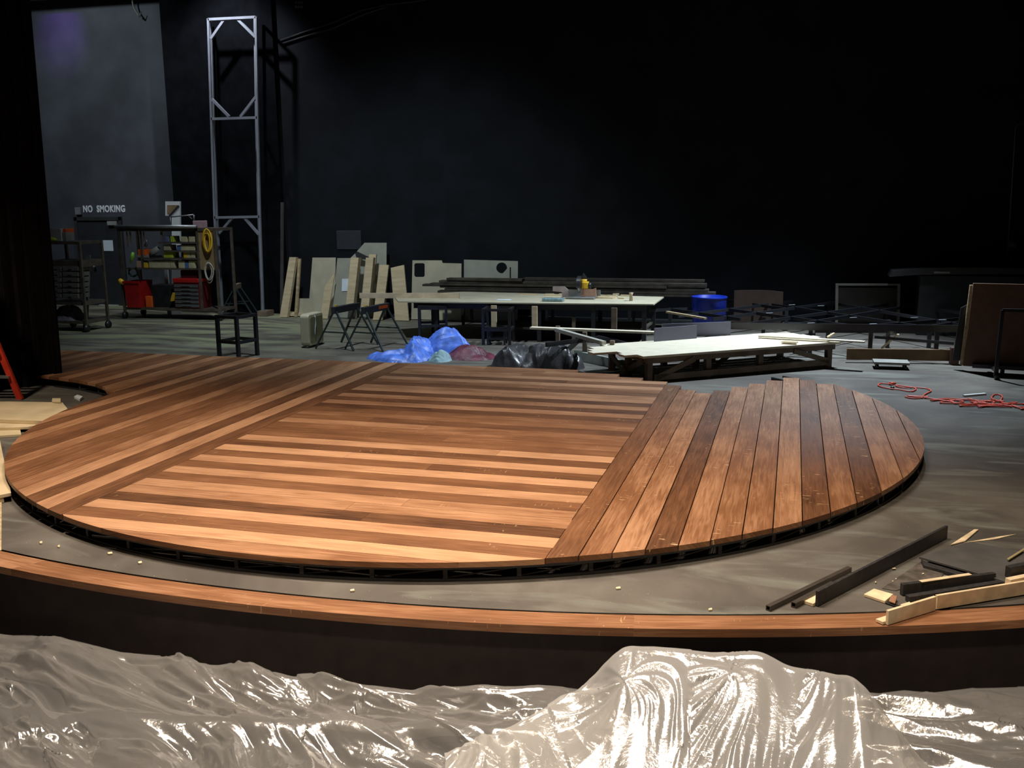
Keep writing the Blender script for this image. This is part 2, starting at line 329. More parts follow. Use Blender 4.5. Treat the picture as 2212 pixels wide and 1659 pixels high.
# ================================================================ ROUND DECK
DC = Vector((-3.226, 9.678)); DR = 4.46; DZ = .14; TH = .036; PW = .1935
XL, XR, YBK = -5.01, -1.408, 12.38
deck = thing('round_deck', (DC.x, DC.y, 0), 'large round low platform of stained brown planks in the middle of the stage', 'platform')
def cy(x, sgn): d = DR*DR-(x-DC.x)**2; return DC.y+sgn*math.sqrt(max(d, 0))
def cx(y, sgn): d = DR*DR-(y-DC.y)**2; return DC.x+sgn*math.sqrt(max(d, 0))
def plank(mb, poly, axis, tone, dz=0):
    n = len(poly); u0, v0 = random.random()*40, random.random()*40
    uvf = (lambda p: (p[0]+u0, p[1]+v0)) if axis == 'x' else (lambda p: (p[1]+u0, p[0]+v0))
    vs = [(p[0], p[1], DZ-TH+dz) for p in poly]+[(p[0], p[1], DZ+dz) for p in poly]
    fs = [list(range(n))[::-1], list(range(n, 2*n))]; uvs = [[uvf(poly[i]) for i in range(n)][::-1], [uvf(q) for q in poly]]
    for i in range(n):
        j = (i+1) % n; fs.append((i, j, n+j, n+i)); a_, b_ = uvf(poly[i]), uvf(poly[j])
        uvs.append([a_, b_, (b_[0], b_[1]+.03), (a_[0]+.001, a_[1]+.03)])
    mb.add(vs, fs, uvs, tone)
seq = [.6, 1.0, .45, 1.0, .12, .7, .9, .35, .9, .3, .95, .4, 1, .15, .9, .38, .32, .5, .7, .45, .5, .35, .1, .75, .1, .7, .1, .8, .75, .2, .5, .8, .15, .7, .6, .5, .6, .5]
T = lambda v: .12+.72*v
cen = MB(); nb = 37; g = .0022
for i in range(nb):
    y0 = YBK-(nb-i)*PW; y1 = y0+PW-g; y0 += g; tone = (T(seq[i % len(seq)])+random.uniform(-.04, .04), .35)
    if y1 < DC.y-DR+.01: continue
    y0 = max(y0, DC.y-DR+.004)
    xr = XR
    if i == nb-1: xr = G(1250, 799.5, DZ).x
    elif i == nb-2: xr = G(1337, 810, DZ).x
    elif i == nb-3: xr = G(1388, 819, DZ).x
    ys = [y0+(y1-y0)*k/6 for k in range(7)]
    L_ = [(max(XL+g, cx(y, -1)), y) for y in ys]; R_ = [(min(xr-.004, cx(y, 1)) if y < DC.y else xr-.004, y) for y in ys]
    j = random.uniform(0, .012) if i < 6 else 0
    R_ = [(x+j, y) for x, y in R_]
    # long runs are made of two butted boards
    cut = None
    if i > 2 and random.random() < .45: cut = random.uniform(XL+.8, xr-.8)
    if cut:
        t2 = (tone[0]+random.uniform(-.13, .13), .35)
        plank(cen, L_[::-1]+[(cut-.001, y0), (cut-.001, y1)], 'x', tone); plank(cen, [(cut+.001, y1), (cut+.001, y0)]+R_, 'x', t2)
    else: plank(cen, L_[::-1]+R_, 'x', tone)
cen.build('center_decking', M_DECK, deck)
rt = [.33, .62, .75, .2, .7, .6, .6, .75, .3, .6, .2, .7, .6, .62]
tops = [(1450, 833), (1485, 843), (1518, 850), (1556, 844), (1596, 836), (1635, 829.5), (1670, 822.5), (1708, 816), (1744, 821), (1782, 830)]
rg = MB()
for i in range(14):
    x0 = XR+i*PW+.004; x1 = XR+(i+1)*PW-.004
    x1 = min(x1, DC.x+DR-.003); xs = [x0+(x1-x0)*k/6 for k in range(7)]
    front = [(x, cy(x, -1)) for x in xs]
    if i < len(tops): yb = G(*tops[i], DZ).y; back = [(x1, yb), (x0, yb)]
    else: back = [(x, cy(x, 1)) for x in xs[::-1]]
    plank(rg, front+back, 'y', (T(rt[i])-.05, 1.0), dz=random.choice((0, .002, .004)))
rg.build('right_decking', M_DECK, deck)
ex = [G(231, 845, DZ), G(226, 837, DZ), G(205, 829, DZ), G(165, 821, DZ), G(110, 814, DZ)]
def ext_y(x):
    if x >= ex[0].x: return ex[0].y
    for a_, b_ in zip(ex, ex[1:]):
        if b_.x <= x <= a_.x: return a_.y+(b_.y-a_.y)*(x-a_.x)/(b_.x-a_.x)
    a_, b_ = ex[-2], ex[-1]; return b_.y+(b_.y-a_.y)*(x-b_.x)/(b_.x-a_.x)
lt = [.22, .85, .2, .9, .62, .35, .45, .7, .25, .35, .75, .3, .8, .15, .6, .7, .2, .75, .4, .3, .7, .2, .6, .4, .7, .3, .6, .2, .5, .6, .3]
lf = MB()
for i in range(30):
    x1 = XL-i*PW-g; x0 = XL-(i+1)*PW+g; tone = (T(lt[i])+random.uniform(-.03, .03), .1)
    xs = [x0+(x1-x0)*k/6 for k in range(7)]
    xc = DC.x-DR
    front = []
    for x in xs: front.append((x, cy(x, -1) if x > xc+.002 else ext_y(x)))
    plank(lf, front+[(x1, YBK), (x0, YBK)], 'y', tone)
lf.build('left_decking', M_DECK, deck)
# rim path for the black frame below
path = [Vector((e.x, e.y, 0)) for e in ex[::-1]]+[Vector((DC.x+(DR)*math.cos(t), DC.y+DR*math.sin(t), 0)) for t in [math.radians(180+d*2) for d in range(0, 113)]]
def inset(path, d):
    out = []
    for i, p_ in enumerate(path):
        t = (path[min(i+1, len(path)-1)]-path[max(i-1, 0)]).normalized(); out.append(p_+Vector((-t.y, t.x, 0))*d)
    return out
fm = MB()
def ribbon(mb, pa, pb, z0, z1):
    for i in range(len(pa)-1):
        a_, b_, c_, d_ = pa[i], pa[i+1], pb[i+1], pb[i]
        mb.hexa([Vector((q.x, q.y, z0)) for q in (a_, b_, c_, d_)]+[Vector((q.x, q.y, z1)) for q in (a_, b_, c_, d_)])
i1, i2, i3, i4 = inset(path, .03), inset(path, .065), inset(path, .22), inset(path, .25)
ribbon(fm, i1, i2, .078, DZ-TH-.001); ribbon(fm, i1, i2, 0.002, .018); ribbon(fm, i3, i4, 0.002, DZ-TH-.001)  # inmost ribbon: added black screen, standing in for the dark under the deck
# straight back edge
fm.span((-10.8, YBK-.06, .002), (-2.7, YBK-.03, DZ-TH-.001))
frame = fm.build('support_frame', BLACKM, deck)
acc = 0; last = None
GREYF = mat('dusty_black_strut', (.035, .03, .028), .6)
pts = i1; pi = None
for i in range(1, len(pts)):
    acc += (pts[i]-pts[i-1]).length
    if acc > .40:
        acc = 0; q = pts[i]; t = (pts[i]-pts[i-1]).normalized(); nrm = Vector((-t.y, t.x, 0))
        MB().box((q.x+nrm.x*.02, q.y+nrm.y*.02, .05), (.028, .028, .06), math.atan2(t.y, t.x)).build('post', GREYF, frame)
        if pi is not None: MB().bar(pi+nrm*.02+Vector((0, 0, .02)), q+nrm*.02+Vector((0, 0, .078)), .008, .008).build('web_brace', GREYF, frame)
        pi = q.copy()
# ================================================================ LEFT: DRAPE, LADDER, LUMBER
RE = G(132, 806, DZ+.002); LE = G(-90, 852, 0); RT = V(63, -60, RE.y)
dp = MB(); N = 44; rows = []
for i in range(N+1):
    s = i/N; bx = LE.lerp(Vector((RE.x, RE.y, 0)), s); tx = bx + Vector((RT.x-RE.x, 0, 0))*s*1.0
    w_ = .05*math.sin(s*44)+.02*math.sin(s*97+1); zb = DZ+.003 if (bx.y+.07 > ext_y(bx.x)-.02 and bx.x < -7.8) else .003
    rows.append((Vector((bx.x, bx.y+w_*.7, zb)), Vector((tx.x, tx.y+w_, 8.0))))
for i in range(N):
    a_, b_ = rows[i], rows[i+1]; e = Vector((0, .03, 0))
    dp.hexa([a_[0], b_[0], b_[0]+e, a_[0]+e, a_[1], b_[1], b_[1]+e, a_[1]+e])
tag(dp.build('stage_drape', DRAPE), 'tall black cloth drape hanging at the far left beside the round deck', 'curtain')
# ladder
b0 = G(44, 863); t0 = V(-6, 745, b0.y-.05)
dv = (t0-b0); top_ = b0+dv*(1.75/dv.z)
lad = thing('step_ladder', b0, 'red orange step ladder with one rail showing at the left edge', 'ladder')
off = Vector((-.5, -.12, 0)); off2 = Vector((-1.3, -.8, 0))
for nm, a_, b_ in (('rail', b0, top_), ('rail', b0+off+Vector((0, .0, 0)), top_+off*.55)):
    MB().bar(a_, b_, .085, .03, up=(0, 1, 0)).build(nm, REDL, lad)
for nm in (0, 1):
    a_ = b0+off2+(off if nm else Vector()); MB().bar(a_, top_+(off*.55 if nm else Vector()), .06, .03, up=(0, 1, 0)).build('rear_leg', REDL, lad)
for k in range(1, 6):
    f_ = k/6.2; a_ = b0.lerp(top_, f_); b_ = (b0+off).lerp(top_+off*.55, f_)
    MB().bar(a_, b_, .09, .025).build('step', STEEL, lad)
MB().box(top_+off*.275+Vector((0, 0, .02)), (.22, .42, .04)).build('top_cap', REDL, lad)
# raw boards on the floor at the left
def board_on(name, pxs, z, th, m_, label, cat='board', group=None):
    return tag(MB().prism([G(x, y, z) for x, y in pxs], (0, 0, -th)).build(name, m_, bevel=.003), label, cat, group)
board_on('pine_board', [(-60, 882), (-20, 905), (97, 909), (133, 895), (147, 884), (135, 869), (20, 867), (-50, 868)], .10, .04, PINE, 'wide pale board with a knot, topmost of the loose boards left of the deck')
board_on('pine_board', [(-60, 912), (-10, 924), (60, 922), (104, 912), (90, 905), (-50, 900)], .058, .028, PINE, 'narrow pinkish board under the wide pale board left of the deck')
board_on('pine_offcut', [(-60, 944), (46, 938), (43, 924), (-60, 925)], .028, .026, PINE, 'short white board lying on the floor left of the deck', 'offcut')
board_on('pine_board', [(-50, 940), (0, 950), (8, 990), (24, 1064), (4, 1068), (-40, 1075)], .075, .03, PINE, 'pale board pointing to the viewer at the left edge beside the deck rim')
board_on('wood_block', [(-50, 1060), (4, 1060), (8, 1075), (-50, 1085)], .044, .042, PINE2, 'short brown block under the pale board at the left edge', 'block')
board_on('wood_strip', [(-14, 1030), (4, 1030), (3, 1188), (-30, 1188)], .01, .008, PINE2, 'thin brown strip at the left edge just above the stage edge board', 'strip')
board_on('pine_offcut', [(112, 866), (131, 867), (131, 860), (113, 860)], .125, .02, PINE, 'tiny pale block on the tip of the wide pale board', 'offcut')
board_on('pine_offcut', [(160, 856), (172, 862), (179, 856), (167, 852)], .03, .03, WHITE, 'small white scrap on the floor inside the notch of the deck', 'offcut')
# ================================================================ BACK LEFT WALL DETAILS
tc_ = bpy.data.curves.new('lettering', 'FONT'); tc_.body = 'NO  SMOKING'; tc_.size = 1; tc_.extrude = .01; tc_.offset = .04; tc_.space_word = 1.0; tc_.space_character = 1.12
to = bpy.data.objects.new('tmp_text', tc_); COL.objects.link(to); bpy.context.view_layer.update()
me = bpy.data.meshes.new_from_object(to.evaluated_get(bpy.context.evaluated_depsgraph_get())); bpy.data.objects.remove(to)
xs = [v.co.x for v in me.vertices]; ys = [v.co.y for v in me.vertices]; x0, x1, y0, y1 = min(xs), max(xs), min(ys), max(ys)
q0 = V(180, 459, 19.44); q1 = V(269, 443, 19.44)
for v in me.vertices:
    fx, fy, z = (v.co.x-x0)/(x1-x0), (v.co.y-y0)/(y1-y0), v.co.z
    v.co = (q0.x+(q1.x-q0.x)*fx, 19.447-z*.6, q0.z+(q1.z-q0.z)*fy)
me.materials.append(mat('stencil_white', (.85, .9, .95), .8)); o = bpy.data.objects.new('wall_lettering', me); COL.objects.link(o)
tag(o, 'white stencilled words NO SMOKING painted on the wall above the door', 'lettering')
def vrect(name, r, Y, dep, m_, label=None, cat=None, group=None, parent=None, bevel=0, zb=None):
    a_ = V(r[0], r[3], Y); b_ = V(r[2], r[1], Y)
    if zb is not None: a_.z = zb
    o_ = MB().span((a_.x, Y, a_.z), (b_.x, Y+dep, b_.z)).build(name, m_, parent, bevel=bevel)
    return tag(o_, label, cat, group)
vrect('switch_box', (162, 448, 172, 464), 19.38, .07, mat('grey_box', (.2, .2, .21), .6), 'small grey electrical box on the wall left of the NO SMOKING words', 'switch box', bevel=.01)
vrect('paper_notice', (222, 519, 243, 542), 19.42, .008, PAPER, 'square white notice taped to the black door', 'notice')
vrect('door_closer', (231, 478, 250, 487), 19.37, .06, mat('grey_closer', (.28, .29, .27), .5), 'small grey door closer at the top of the black door', 'door closer', bevel=.01)
# ventilation duct and hanging cables high up
a_ = V(-40, 6, 18.9); b_ = V(345, -10, 18.9)
tag(MB().bar((a_.x, 19.1, a_.z+.2), (b_.x, 19.1, b_.z+.3), .4, .3).build('air_duct', mat('duct_grey', (.2, .24, .26), .5, .2)), 'grey rectangular duct running high along the left wall', 'duct')
for k, (xa, ya, xb, yb) in enumerate([(286, -5, 302, 36), (351, -5, 368, 36)]):
    pA, pB = V(xa, ya, 19.3), V(xb, yb, 19.3)
    pts = [pA.lerp(pB, t/8)+Vector((-.06*math.sin(t/8*math.pi), 0, 0)) for t in range(9)]
    c_ = MB().tube(pts, .018); c_.tube([pB+Vector((-.08, 0, .05)), pB, pB+Vector((.05, 0, .1))], .012)
    tag(c_.build('hanging_cable', mat('grey_cable', (.12, .12, .1), .6)), ['short cable end hanging high above the NO SMOKING words', 'short cable end hanging high beside the black pier'][k], 'cable')
for k, (pp) in enumerate([[(606, 88), (650, 72), (720, 48), (780, 22), (835, 10), (900, 2), (960, -8)], [(608, 95), (655, 80), (722, 60), (782, 32), (836, 14)]]):
    tag(MB().tube([V(x, y, YB-.03) for x, y in pp], .022).build('wall_cable', mat('black_cable', (.02, .02, .024), .5)), ['upper black cable swagged across the top of the back wall', 'lower black cable swagged across the top of the back wall'][k], 'cable')
wl = thing('wall_fixture', V(645, 10, YB-.1), 'small metal fixture high on the back wall near the pier', 'fixture')
for i in range(3):
    for j in range(2):
        p = V(640+i*6, 6+j*9, YB-.06); MB().box(p, (.03, .05, .04)).build('terminal', STEEL, wl)
vrect('electrical_box', (728, 498, 779, 539), YB-.015, .015, mat('box_black', (.022, .025, .033), .7), 'flat black box on the back wall above the leaning boards', 'electrical box', bevel=.01)
# conduit at the right
p0, p1 = V(2194, 276, YB-.05), V(2171, 640, YB-.05)
pts = [V(2212, 268, YB-.05), V(2203, 268, YB-.05), V(2197, 271, YB-.05), p0, p1]
tag(MB().tube(pts, .012).build('conduit', mat('conduit_grey', (.07, .075, .07), .5)), 'thin grey conduit rising up the black back wall at far right', 'conduit')
p = V(2193, 528, YB-.1); jb = MB(); jb.tube([p, p+Vector((0, .1, 0))], .1, 20)
tag(jb.build('wall_bell', mat('bell_black', (.035, .036, .036), .4)), 'round black bell on the back wall beside the conduit', 'bell')
vrect('conduit_box', (2180, 551, 2187, 572), YB-.07, .06, mat('bell_black', (.03, .03, .03), .4), 'small black box below the round bell at far right', 'switch box')
# ================================================================ TOWER FRAME
tw = thing('truss_tower', G(526, 684), 'tall narrow grey metal frame with corner braces standing before the black pier', 'metal frame')
TY = 18.15
def tv(x, y, d=0): return V(x, y, TY+d)
for d in (0, .32):
    dx = 4 if d else 0
    for pp in ([(450+dx, 40), (457+dx, 257), (464+dx, 468), (478+dx, 700 if d == 0 else 690)], [(553-dx/2, 36), (556-dx/2, 254), (561-dx/2, 468), (569-dx/2, 688 if d == 0 else 680)]):
        p_ = [tv(*q, d) for q in pp]; p_[-1].z = .02
        mb = MB()
        for a_, b_ in zip(p_, p_[1:]): mb.bar(a_, b_, .045, .045, up=(0, 1, 0))
        mb.build('upright', TRUSS, tw)
for y0_, y1_ in ((42, 37), (257, 254), (470, 468)):
    xa = {42: 450, 257: 457, 470: 464}[y0_]; xb = {42: 553, 257: 556, 470: 561}[y0_]
    MB().bar(tv(xa, y0_), tv(xb, y1_), .045, .05).build('rung', TRUSS, tw)
    MB().bar(tv(xa, y0_), tv(xa+4, y0_, .32), .04, .04).build('spacer', TRUSS, tw); MB().bar(tv(xb, y1_), tv(xb-2, y1_, .32), .04, .04).build('spacer', TRUSS, tw)
for a_, b_ in (((486, 41), (456, 84)), ((512, 40), (552, 80)), ((495, 252), (458, 214)), ((520, 252), (554, 208)), ((502, 471), (474, 504)), ((528, 470), (560, 507))):
    MB().bar(tv(*a_, .02), tv(*b_, .02), .05, .05).build('corner_brace', TRUSS, tw)
pf = tv(569, 684); MB().box((pf.x, TY+.1, .06), (.22, .3, .11)).build('foot_block', WOODT, tw)
# slim pole by the wall corner
a_ = V(611, 678, 18.4); b_ = V(610, 437, 18.6)
tag(MB().bar((a_.x, 18.35, .01), b_, .07, .025, up=(0, 1, 0)).build('wooden_pole', mat('grey_batten', (.05, .046, .04), .7)), 'thin tall grey batten leaning at the corner of the back wall', 'batten')
# ================================================================ LEANING BOARDS
def C2(x, y): return (580+x/3.687, 500+y/3.687)
def lean(name, pts, Y0, m_, label, th=.02, hole=None, cat='board', crop=C2, side=None, k=.09):
    P_ = [LN(*crop(*q), Y0, k) for q in pts]
    for q in P_:
        if q.z < .17: q.z = .012; q.y = Y0+k*.012
    nrm = Vector((0, 1, -k)).normalized()
    if not hole:
        o_ = MB().prism(P_, nrm*th).build(name, m_)
    else:
        bm = bmesh.new(); ed = []
        for loop in [P_]+[[LN(*crop(*q), Y0, k) for q in h] for h in hole]:
            vv = [bm.verts.new(q) for q in loop]; ed += [bm.edges.new((vv[i], vv[(i+1) % len(vv)])) for i in range(len(vv))]
        bmesh.ops.triangle_fill(bm, use_beauty=True, use_dissolve=False, edges=ed, normal=nrm)
        me_ = bpy.data.meshes.new(name); bm.to_mesh(me_); bm.free(); me_.materials.append(m_)
        o_ = bpy.data.objects.new(name, me_); COL.objects.link(o_); md = o_.modifiers.new('thickness', 'SOLIDIFY'); md.thickness = th; md.offset = 0
    return tag(o_, label, cat)
def circ(cx_, cy_, rx, ry, a0=0, a1=360, n=24): return [(cx_+rx*math.cos(math.radians(a0+(a1-a0)*i/n)), cy_+ry*math.sin(math.radians(a0+(a1-a0)*i/n))) for i in range(n+(0 if a1-a0 == 360 else 1))]
lean('plywood_sheet', [(765, 90), (940, 90), (936, 640), (700, 640), (705, 157)], 18.38, PLYG, 'tall grey sheet with a cut corner, highest of the leaning boards')
lean('plywood_sheet', [(350, 208), (535, 208), (522, 650), (228, 650), (240, 533), (325, 533)], 18.30, PLY, 'L-shaped tan plywood sheet leaning against the back wall')
lean('dark_piece', [(690, 172), (706, 160), (800, 205), (790, 226), (700, 215)], 18.24, mat('black_board', (.02, .02, .02), .7), 'small dark piece below the cut corner of the tall grey sheet', cat='offcut')  # plain dark shape under the cut corner
lean('plywood_sheet', [(548, 212), (652, 212), (688, 176), (700, 215), (716, 212), (700, 650), (505, 650)], 18.16, PLYG, 'grey plywood sheet with a pale blue paper, leaning left of the thick beams')
lean('paper_sheet', [(585, 378), (636, 376), (632, 474), (583, 476)], 18.15, PAPER, 'pale blue sheet of paper stuck on the grey plywood sheet', th=.004, cat='paper')
lean('pine_beam', [(166, 205), (220, 205), (148, 650), (88, 650)], 18.0, PINE, 'thick pale beam leaning at the far left of the boards', th=.09)
lean('wood_batten', [(235, 216), (253, 216), (224, 640), (204, 640)], 18.1, PINE2, 'thin brown batten leaning just right of the leftmost thick beam', th=.05)
lean('plywood_offcut', [(527, 328), (447, 440), (412, 655), (470, 655)], 17.95, PINE, 'pointed pale board with a sloping top leaning in front of the sheets', th=.02)
lean('pine_beam', [(655, 208), (718, 208), (672, 625), (612, 625)], 17.95, PINE, 'thick pale beam leaning beside the blue paper', th=.13)
lean('pine_beam', [(800, 182), (858, 182), (820, 620), (790, 620)], 18.16, PINE, 'pale beam standing behind its twin, second tallest in the row', th=.05)
lean('pine_beam', [(776, 208), (836, 208), (796, 630), (733, 630)], 17.95, PINE, 'pale beam leaning in the middle of the row of boards', th=.1)
lean('pine_beam', [(882, 266), (957, 266), (905, 670), (832, 670)], 17.95, PINE, 'short pale beam leaning to the left next to the flared board', th=.05)
lean('pine_board', [(973, 290), (1078, 266), (1118, 670), (1008, 670)], 17.95, PINE, 'wide pale board leaning to the right with a slanted top', th=.03)
rh = [(1172, 253), (1236, 253), (1245, 262), (1245, 353), (1236, 362), (1172, 362), (1163, 353), (1163, 262)]
lean('scenery_panel', [(1148, 230), (1380, 230), (1387, 251), (1538, 255), (1535, 700), (1138, 700)], 18.2, PLY, 'tan panel with a rounded square hole leaning on the back wall', hole=[rh])
pm = [(1858+43*math.cos(math.radians(a)), 290+43*math.sin(math.radians(a))) for a in range(75, 370, 14)]
lean('scenery_panel', [(1558, 224), (1988, 236), (1984, 700), (1556, 700)], 18.25, PLYG, 'grey panel with a cut round hole leaning right of the tan panel', hole=[pm, [(1922, 285), (1932, 285), (1932, 372), (1922, 372)]])
# lumber lying at the foot of the boards
def slab(name, pxs, z, th, m_, label, cat='board', group=None): return board_on(name, pxs, z, th, m_, label, cat, group)
q = [C2(*a) for a in ((130, 655), (400, 655), (395, 628), (160, 625))]
slab('pine_board', q, .07, .05, PINE, 'pale board lying flat at the foot of the leaning beams')
def wheel(mb, p, r, w_=.04): mb.tube([Vector(p)+Vector((-w_/2, 0, 0)), Vector(p)+Vector((w_/2, 0, 0))], r, 14)
# ================================================================ CARTS
def shelf_cart(nm, label, xl, xr, Yf, dep, ztop, shelves, label_parts=None, m_=STEEL, legz=.14):
    c = thing(nm, ((xl+xr)/2, Yf+dep/2, 0), label, 'cart')
    for x in (xl, xr):
        for y in (Yf, Yf+dep):
            MB().box((x, y, (legz+ztop)/2), (.045, .045, ztop-legz)).build('upright', m_, c)
            w_ = MB(); w_.tube([(x-.025, y, .07), (x+.025, y, .07)], .07, 16); wo = w_.build('caster', BLACKM, c)
            MB().box((x, y, .12), (.04, .06, .05)).build('caster_fork', m_, wo)
    for z, th in shelves: MB().span((xl, Yf, z-th), (xr, Yf+dep, z)).build('shelf', m_, c)
    return c
CY = 17.25
cartmat = mat('worn_brown_steel', (.12, .10, .08), .5, .3, var=.3)
lx, rx = V(264, 600, CY).x, V(470, 600, CY).x
zt = V(300, 493, CY).z; z2 = V(300, 579, CY).z; z2b = V(300, 557, CY).z; z1 = V(300, 664, CY).z
cart = shelf_cart('tool_cart', 'large rolling tool cart full of bins and tools near the left wall', lx, rx, CY, .6, zt, [(zt, .06), (z1, .05)], m_=cartmat)
x430 = V(427, 500, CY).x; xm = V(300, 500, CY).x
for zz, xa in ((z2, lx+.1), (z2b, xm), (V(300, 541, CY).z, V(352, 540, CY).x), (V(300, 523, CY).z, V(340, 520, CY).x)):
    MB().span((xa, CY+.02, zz-.03), (x430, CY+.5, zz)).build('shelf', cartmat, cart)
MB().box((xm, CY+.05, (z2+zt)/2), (.03, .03, zt-z2)).build('divider', cartmat, cart)
a_ = V(430, 583, CY); MB().span((a_.x, CY+.02, a_.z), (rx-.03, CY+.05, zt-.05)).build('side_panel', mat('tan_pegboard', (.28, .19, .09), .7), cart)
MB().span((a_.x-.02, CY+.0, z1), (a_.x+.02, CY+.04, zt)).build('center_post', cartmat, cart)
pl = V(262, 492, CY); MB().tube([(lx-.05, CY-.03, zt+.03), (x430, CY-.03, zt+.03)], .035, 12).build('push_bar', STEEL, cart)
def item(name, r, label, cat, m_, zb=None, Y=CY+.06, dep=.22, group=None, bevel=.008): return vrect(name, r, Y, dep, m_, label, cat, group, zb=zb, bevel=bevel)
# bins on three shelves
zc = V(300, 541, CY).z; zd = V(300, 523, CY).z
k = 0
for (y0_, zz, xs_) in ((569, z2, [(322, 345), (347, 366), (368, 376), (386, 398), (408, 420)]), (544, z2b, [(404, 410), (412, 420)]), (529, zc, [(354, 367), (391, 403), (404, 420)]), (511, zd, [(391, 403), (408, 420)])):
    for (xa, xb) in xs_:
        row = {569: 'lowest', 544: 'third', 529: 'second', 511: 'top'}[y0_]
        item('parts_bin', (xa, y0_-6 if y0_ == 569 else y0_, xb, y0_+14), 'small cream parts bin on the %s shelf row of the tool cart' % row, 'bin', CREAM, zb=zz, group='cream bins on the %s shelf row' % row)
item('parts_bin', (295, 564, 306, 577), 'pinkish bin at the left end of the lowest shelf row', 'bin', mat('pink_bin', (.5, .3, .22), .6), zb=z2)
item('yellow_case', (307, 567, 318, 577), 'small yellow case next to the pinkish bin on the tool cart', 'case', YEL, zb=z2)
item('blue_can', (399, 566, 406, 577), 'small blue can among the cream bins of the lowest shelf row', 'can', mat('dull_blue', (.08, .15, .35), .5), zb=z2)
item('orange_box', (298, 539, 314, 551), 'bright orange box on the middle shelf of the tool cart', 'box', ORANGE, zb=z2b+.04)
item('tool_case', (296, 551, 322, 558), 'flat grey case under the orange box', 'case', GREYB, zb=z2b)
item('yellow_box', (353, 544, 373, 550), 'long yellow green box on the middle shelf of the tool cart', 'box', YELG, zb=z2b)
item('yellow_box', (396, 544, 404, 551), 'short yellow box right of the long yellow green one', 'box', YEL, zb=z2b)
item('blue_can', (382, 530, 390, 541), 'blue can on the second shelf row of the tool cart', 'can', mat('dull_blue', (.1, .15, .35), .5), zb=zc)
item('yellow_bottle', (368, 510, 374, 523), 'yellow bottle on the top shelf row of the tool cart', 'bottle', YELG, zb=zd)
item('blue_can', (357, 510, 364, 523), 'blue grey can left of the yellow bottle on the top shelf row', 'can', mat('dull_blue2', (.15, .18, .3), .5), zb=zd)
# grinder-like grey tool
p = V(336, 538, CY+.1); t_ = thing('grey_tool', (p.x, p.y, z2b), 'grey power tool with a curved body on the middle shelf', 'tool')
MB().tube([(p.x-.12, p.y, z2b+.05), (p.x-.05, p.y, z2b+.12), (p.x+.07, p.y, z2b+.2)], [.05, .07, .05], 12).build('body', GREYB, t_)
MB().span((p.x-.12, p.y-.05, z2b), (p.x+.1, p.y+.05, z2b+.05)).build('base', BLACKM, t_)
# lime vest / green tool hanging at left
p = V(285, 555, CY-.04); tag(MB().tube([V(288, 545, CY-.05), V(286, 555, CY-.05), V(282, 568, CY-.05)], [.03, .045, .02], 10).build('lime_sleeve', LIME), 'lime green tool sleeve hanging at the left of the tool cart', 'tool')
tag(MB().tube([V(258, 604, CY-.06), V(262, 608, CY-.06), V(268, 613, CY-.06)], [.04, .06, .03], 10).build('yellow_clamp', YEL), 'small yellow clamp hanging on the left upright of the tool cart', 'clamp')
# silver tool
tag(MB().tube([V(316, 516, CY+.1), V(318, 524, CY+.1), V(314, 532, CY+.1)], [.02, .03, .035], 10).build('shiny_hook', STEEL), 'shiny metal hook hanging from the top shelf of the tool cart', 'hook')
# red bucket
p = V(289, 647, CY+.0); zb = V(289, 648, CY-.02).z
bk = thing('red_bucket', (p.x, CY-.0, z1), 'red bin standing at the left of the lower shelf', 'bin')
rb = abs(V(303, 620, CY).x-V(275, 620, CY).x)/2
x_l, x_r = V(277, 640, CY).x, V(304, 640, CY).x; zt2 = V(289, 607, CY).z
mb = MB(); a_, b_ = Vector((x_l, CY-.05, z1)), Vector((x_r, CY+.3, z1)); ft = .03
def openbox(mb, x0, x1, y0, y1, z0, z1_, fl, th=.012):
    o_ = [(x0, y0), (x1, y0), (x1, y1), (x0, y1)]; t2 = [(x0-fl, y0-fl), (x1+fl, y0-fl), (x1+fl, y1+fl), (x0-fl, y1+fl)]
    i_ = [(x0+th, y0+th), (x1-th, y0+th), (x1-th, y1-th), (x0+th, y1-th)]; it = [(x0-fl+th, y0-fl+th), (x1+fl-th, y0-fl+th), (x1+fl-th, y1+fl-th), (x0-fl+th, y1+fl-th)]
    vs_ = [(*q_, z0) for q_ in o_]+[(*q_, z1_) for q_ in t2]+[(*q_, z0+th) for q_ in i_]+[(*q_, z1_) for q_ in it]
    fs_ = [(3, 2, 1, 0), (8, 9, 10, 11)]
    for i in range(4):
        j = (i+1) % 4; fs_ += [(i, j, 4+j, 4+i), (4+i, 4+j, 12+j, 12+i), (8+j, 8+i, 12+i, 12+j)]
    mb.add(vs_, fs_)
openbox(mb, x_l, x_r, CY-.05, CY+.35, z1, zt2, .03); mb.build('body', RED, bk)
MB().span((x_l-.045, CY-.1, zt2-.04), (x_r+.045, CY-.08, zt2)).build('rim', RED, bk)
item('orange_box', (314, 640, 327, 648), 'small orange red box on the lower shelf beside the red bin', 'box', ORANGE, zb=z1)
